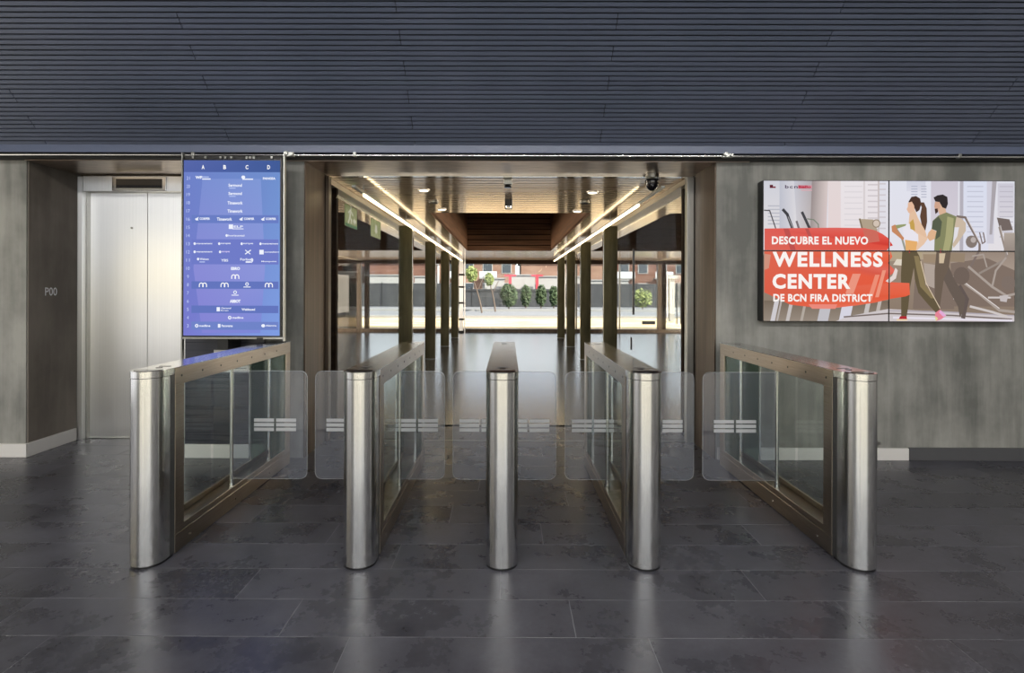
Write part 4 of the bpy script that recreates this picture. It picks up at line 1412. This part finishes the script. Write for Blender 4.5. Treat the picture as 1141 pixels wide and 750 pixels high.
# white shed line with red gateway frames behind the fence
WD = 56
for k, (a0, a1, b0, b1) in enumerate(((407, 445, 307.5, 318), (540, 562, 311, 318), (569, 596, 307, 318), (600, 650, 308.5, 318), (652, 700, 312.5, 318), (462, 480, 309, 318))):
    s = empty('white_cabin', (X((a0 + a1) / 2, WD), WD, 0), '%s low white cabin wall showing above the fence outside' % ('leftmost', 'short lower', 'wide central', 'long right', 'low far-right', 'small left')[k], 'cabin', 'white cabins beyond the fence')
    wbox('wall', M['render_white'], s, X(a0, WD), X(a1, WD), WD, WD + 2.5, 0, Z(b0, WD))
    wbox('roof_edge', M['kerb'], s, X(a0, WD) - 0.1, X(a1, WD) + 0.1, WD - 0.1, WD + 2.6, Z(b0, WD), Z(b0, WD) + 0.12)
for k, px in enumerate((568.5, 598.5)):
    s = empty('red_frame', (X(px, WD - 1), WD - 1, 0), 'red T-shaped steel frame beyond the fence, the %s one' % ('left', 'right')[k], 'frame', 'red frames beyond the fence')
    wbox('upright', M['red'], s, X(px - 1.5, WD - 1), X(px + 1.5, WD - 1), WD - 1.1, WD - 0.8, 0, Z(308, WD - 1))
    wbox('crossbar', M['red'], s, X(px - 6.5, WD - 1), X(px + 6.5, WD - 1), WD - 1.1, WD - 0.8, Z(308, WD - 1), Z(306, WD - 1))

# apartment buildings
BD = 75


def building(x0_, x1_, h, mat, label, bal=True, d=BD):
    s = empty('apartment_building', ((x0_ + x1_) / 2, d, 0), label, 'building', 'apartment blocks across the road')
    wbox('wall', mat, s, x0_, x1_, d, d + 10, 0, h)
    wbox('roof', M['kerb'], s, x0_ - 0.3, x1_ + 0.3, d - 0.3, d + 10, h, h + 0.4)
    fl_ = 2.8
    z = 0.6
    while z + 2 < h:
        x = x0_ + 0.8
        k = 0
        while x + 1.6 < x1_:
            wf = wbox('window', M['render_white'], s, x, x + 1.4, d - 0.06, d - 0.0, z + 0.5, z + 2.0)
            p_ = MB().box(x + 0.12 - s.location.x, x + 1.28 - s.location.x, -0.09, -0.061, z + 0.6, z + 1.9).build('pane', M['pane_far'], wf)
            if bal and k % 2 == 0:
                wbox('balcony', M['render_white'], s, x - 0.4, x + 2.0, d - 0.9, d - 0.0, z - 0.25, z - 0.1)
                wbox('balcony_rail', M['steel_plate'], s, x - 0.4, x + 2.0, d - 0.92, d - 0.88, z - 0.1, z + 0.75)
            x += 2.6
            k += 1
        z += fl_


building(-34, -20.5, 5.6, M['brick'], 'leftmost brown brick apartment block seen through the far windows')
building(-19.5, -11, 5.4, M['brick'], 'brick apartment block with balconies seen left of the corridor')
building(-9.5, 1.0, 5.5, M['brick_pale'], 'pale reddish brick block left of centre through the far window')
building(1.8, 13.5, 5.4, M['brick_pale'], 'pale brick block right of centre through the far window')
building(14.5, 34, 5.6, M['brick'], 'rightmost dark brick apartment block seen through the far windows')


# planting
def foliage(mb, c_, rx, ry, rz, n, size, rng):
    for _ in range(n):
        while True:
            p = Vector((rng.uniform(-1, 1), rng.uniform(-1, 1), rng.uniform(-1, 1)))
            if p.length <= 1: break
        q = Vector((c_[0] + p.x * rx, c_[1] + p.y * ry, c_[2] + p.z * rz))
        a_ = Vector((rng.uniform(-1, 1), rng.uniform(-1, 1), rng.uniform(-1, 1))).normalized() * size
        b_ = a_.orthogonal().normalized() * size * 0.5
        mb.add([q - a_, q - b_, q + a_, q + b_], [(0, 1, 2, 3)])


rng = random.Random(7)


def bush(px, y, wpx, top_py, label, mat, n=420):
    s = empty('shrub', (X(px, y), y, -0.02), label, 'shrub', 'shrubs outside the far window')
    h = Z(top_py, y)
    rx = wpx / 2 / F * y
    mb_ = MB()
    foliage(mb_, (0, 0, h * 0.55), rx, rx * 0.8, h * 0.46, n, 0.16, rng)
    mb_.build('foliage', mat, s)
    MB().tube((0, 0, 0), (0, 0, h * 0.6), 0.05).tube((0, 0, 0.2), (rx * 0.4, 0, h * 0.7), 0.03).build('stem', M['bark'], s)


bush(567, 44, 19, 316, 'large round dark shrub in the centre of the far window', M['leaf'], 700)
bush(586, 46, 12, 318, 'narrow dark shrub just right of the large round shrub', M['leaf'])
bush(603, 46, 12, 317, 'dark shrub in the right half of the far window', M['leaf'])
bush(617, 46, 10, 318, 'dark shrub beside the right mullion of the far window', M['leaf'])
bush(716, 44, 22, 321, 'grey-green bush seen through the right glass of the entrance', M['leaf_pale'], 260)


def tree(px, y, top_py, lean, label, mat, wpx=14):
    s = empty('young_tree', (X(px, y), y, -0.02), label, 'tree', 'young trees outside the far window')
    h = Z(top_py, y)
    mb_ = MB()
    foliage(mb_, (lean * h, 0, h * 0.84), wpx / 2 / F * y, 0.7, h * 0.17, 260, 0.13, rng)
    mb_.build('foliage', mat, s)
    t_ = MB()
    p = Vector((0, 0, 0))
    for k in range(5):
        q = Vector((lean * h * ((k + 1) / 5) ** 1.4, 0, h * 0.8 * (k + 1) / 5))
        t_.tube(p, q, 0.06 - 0.007 * k)
        p = q
    t_.tube(Vector((lean * h * .4, 0, h * .5)), Vector((lean * h * .4 + .4, 0.1, h * .8)), 0.025)
    t_.build('trunk', M['bark'], s)


tree(537, 36, 297, -0.22, 'slim leaning young tree with yellow-green leaves, left in the far window', M['leaf_pale'])
tree(552, 38, 304, -0.16, 'second slim leaning young tree behind the yellow-green one', M['leaf_pale'], 10)
bp_ = empty('white_pillar', (X(749, 26), 26, -0.02), 'white pillar outside the right glass door', 'pillar')
wbox('shaft', M['render_white'], bp_, X(746.5, 26), X(751.5, 26), 26, 26.25, 0, Z(310, 26))
wbox('capital', M['render_white'], bp_, X(743, 26), X(755, 26), 25.9, 26.35, Z(310, 26), Z(306, 26))
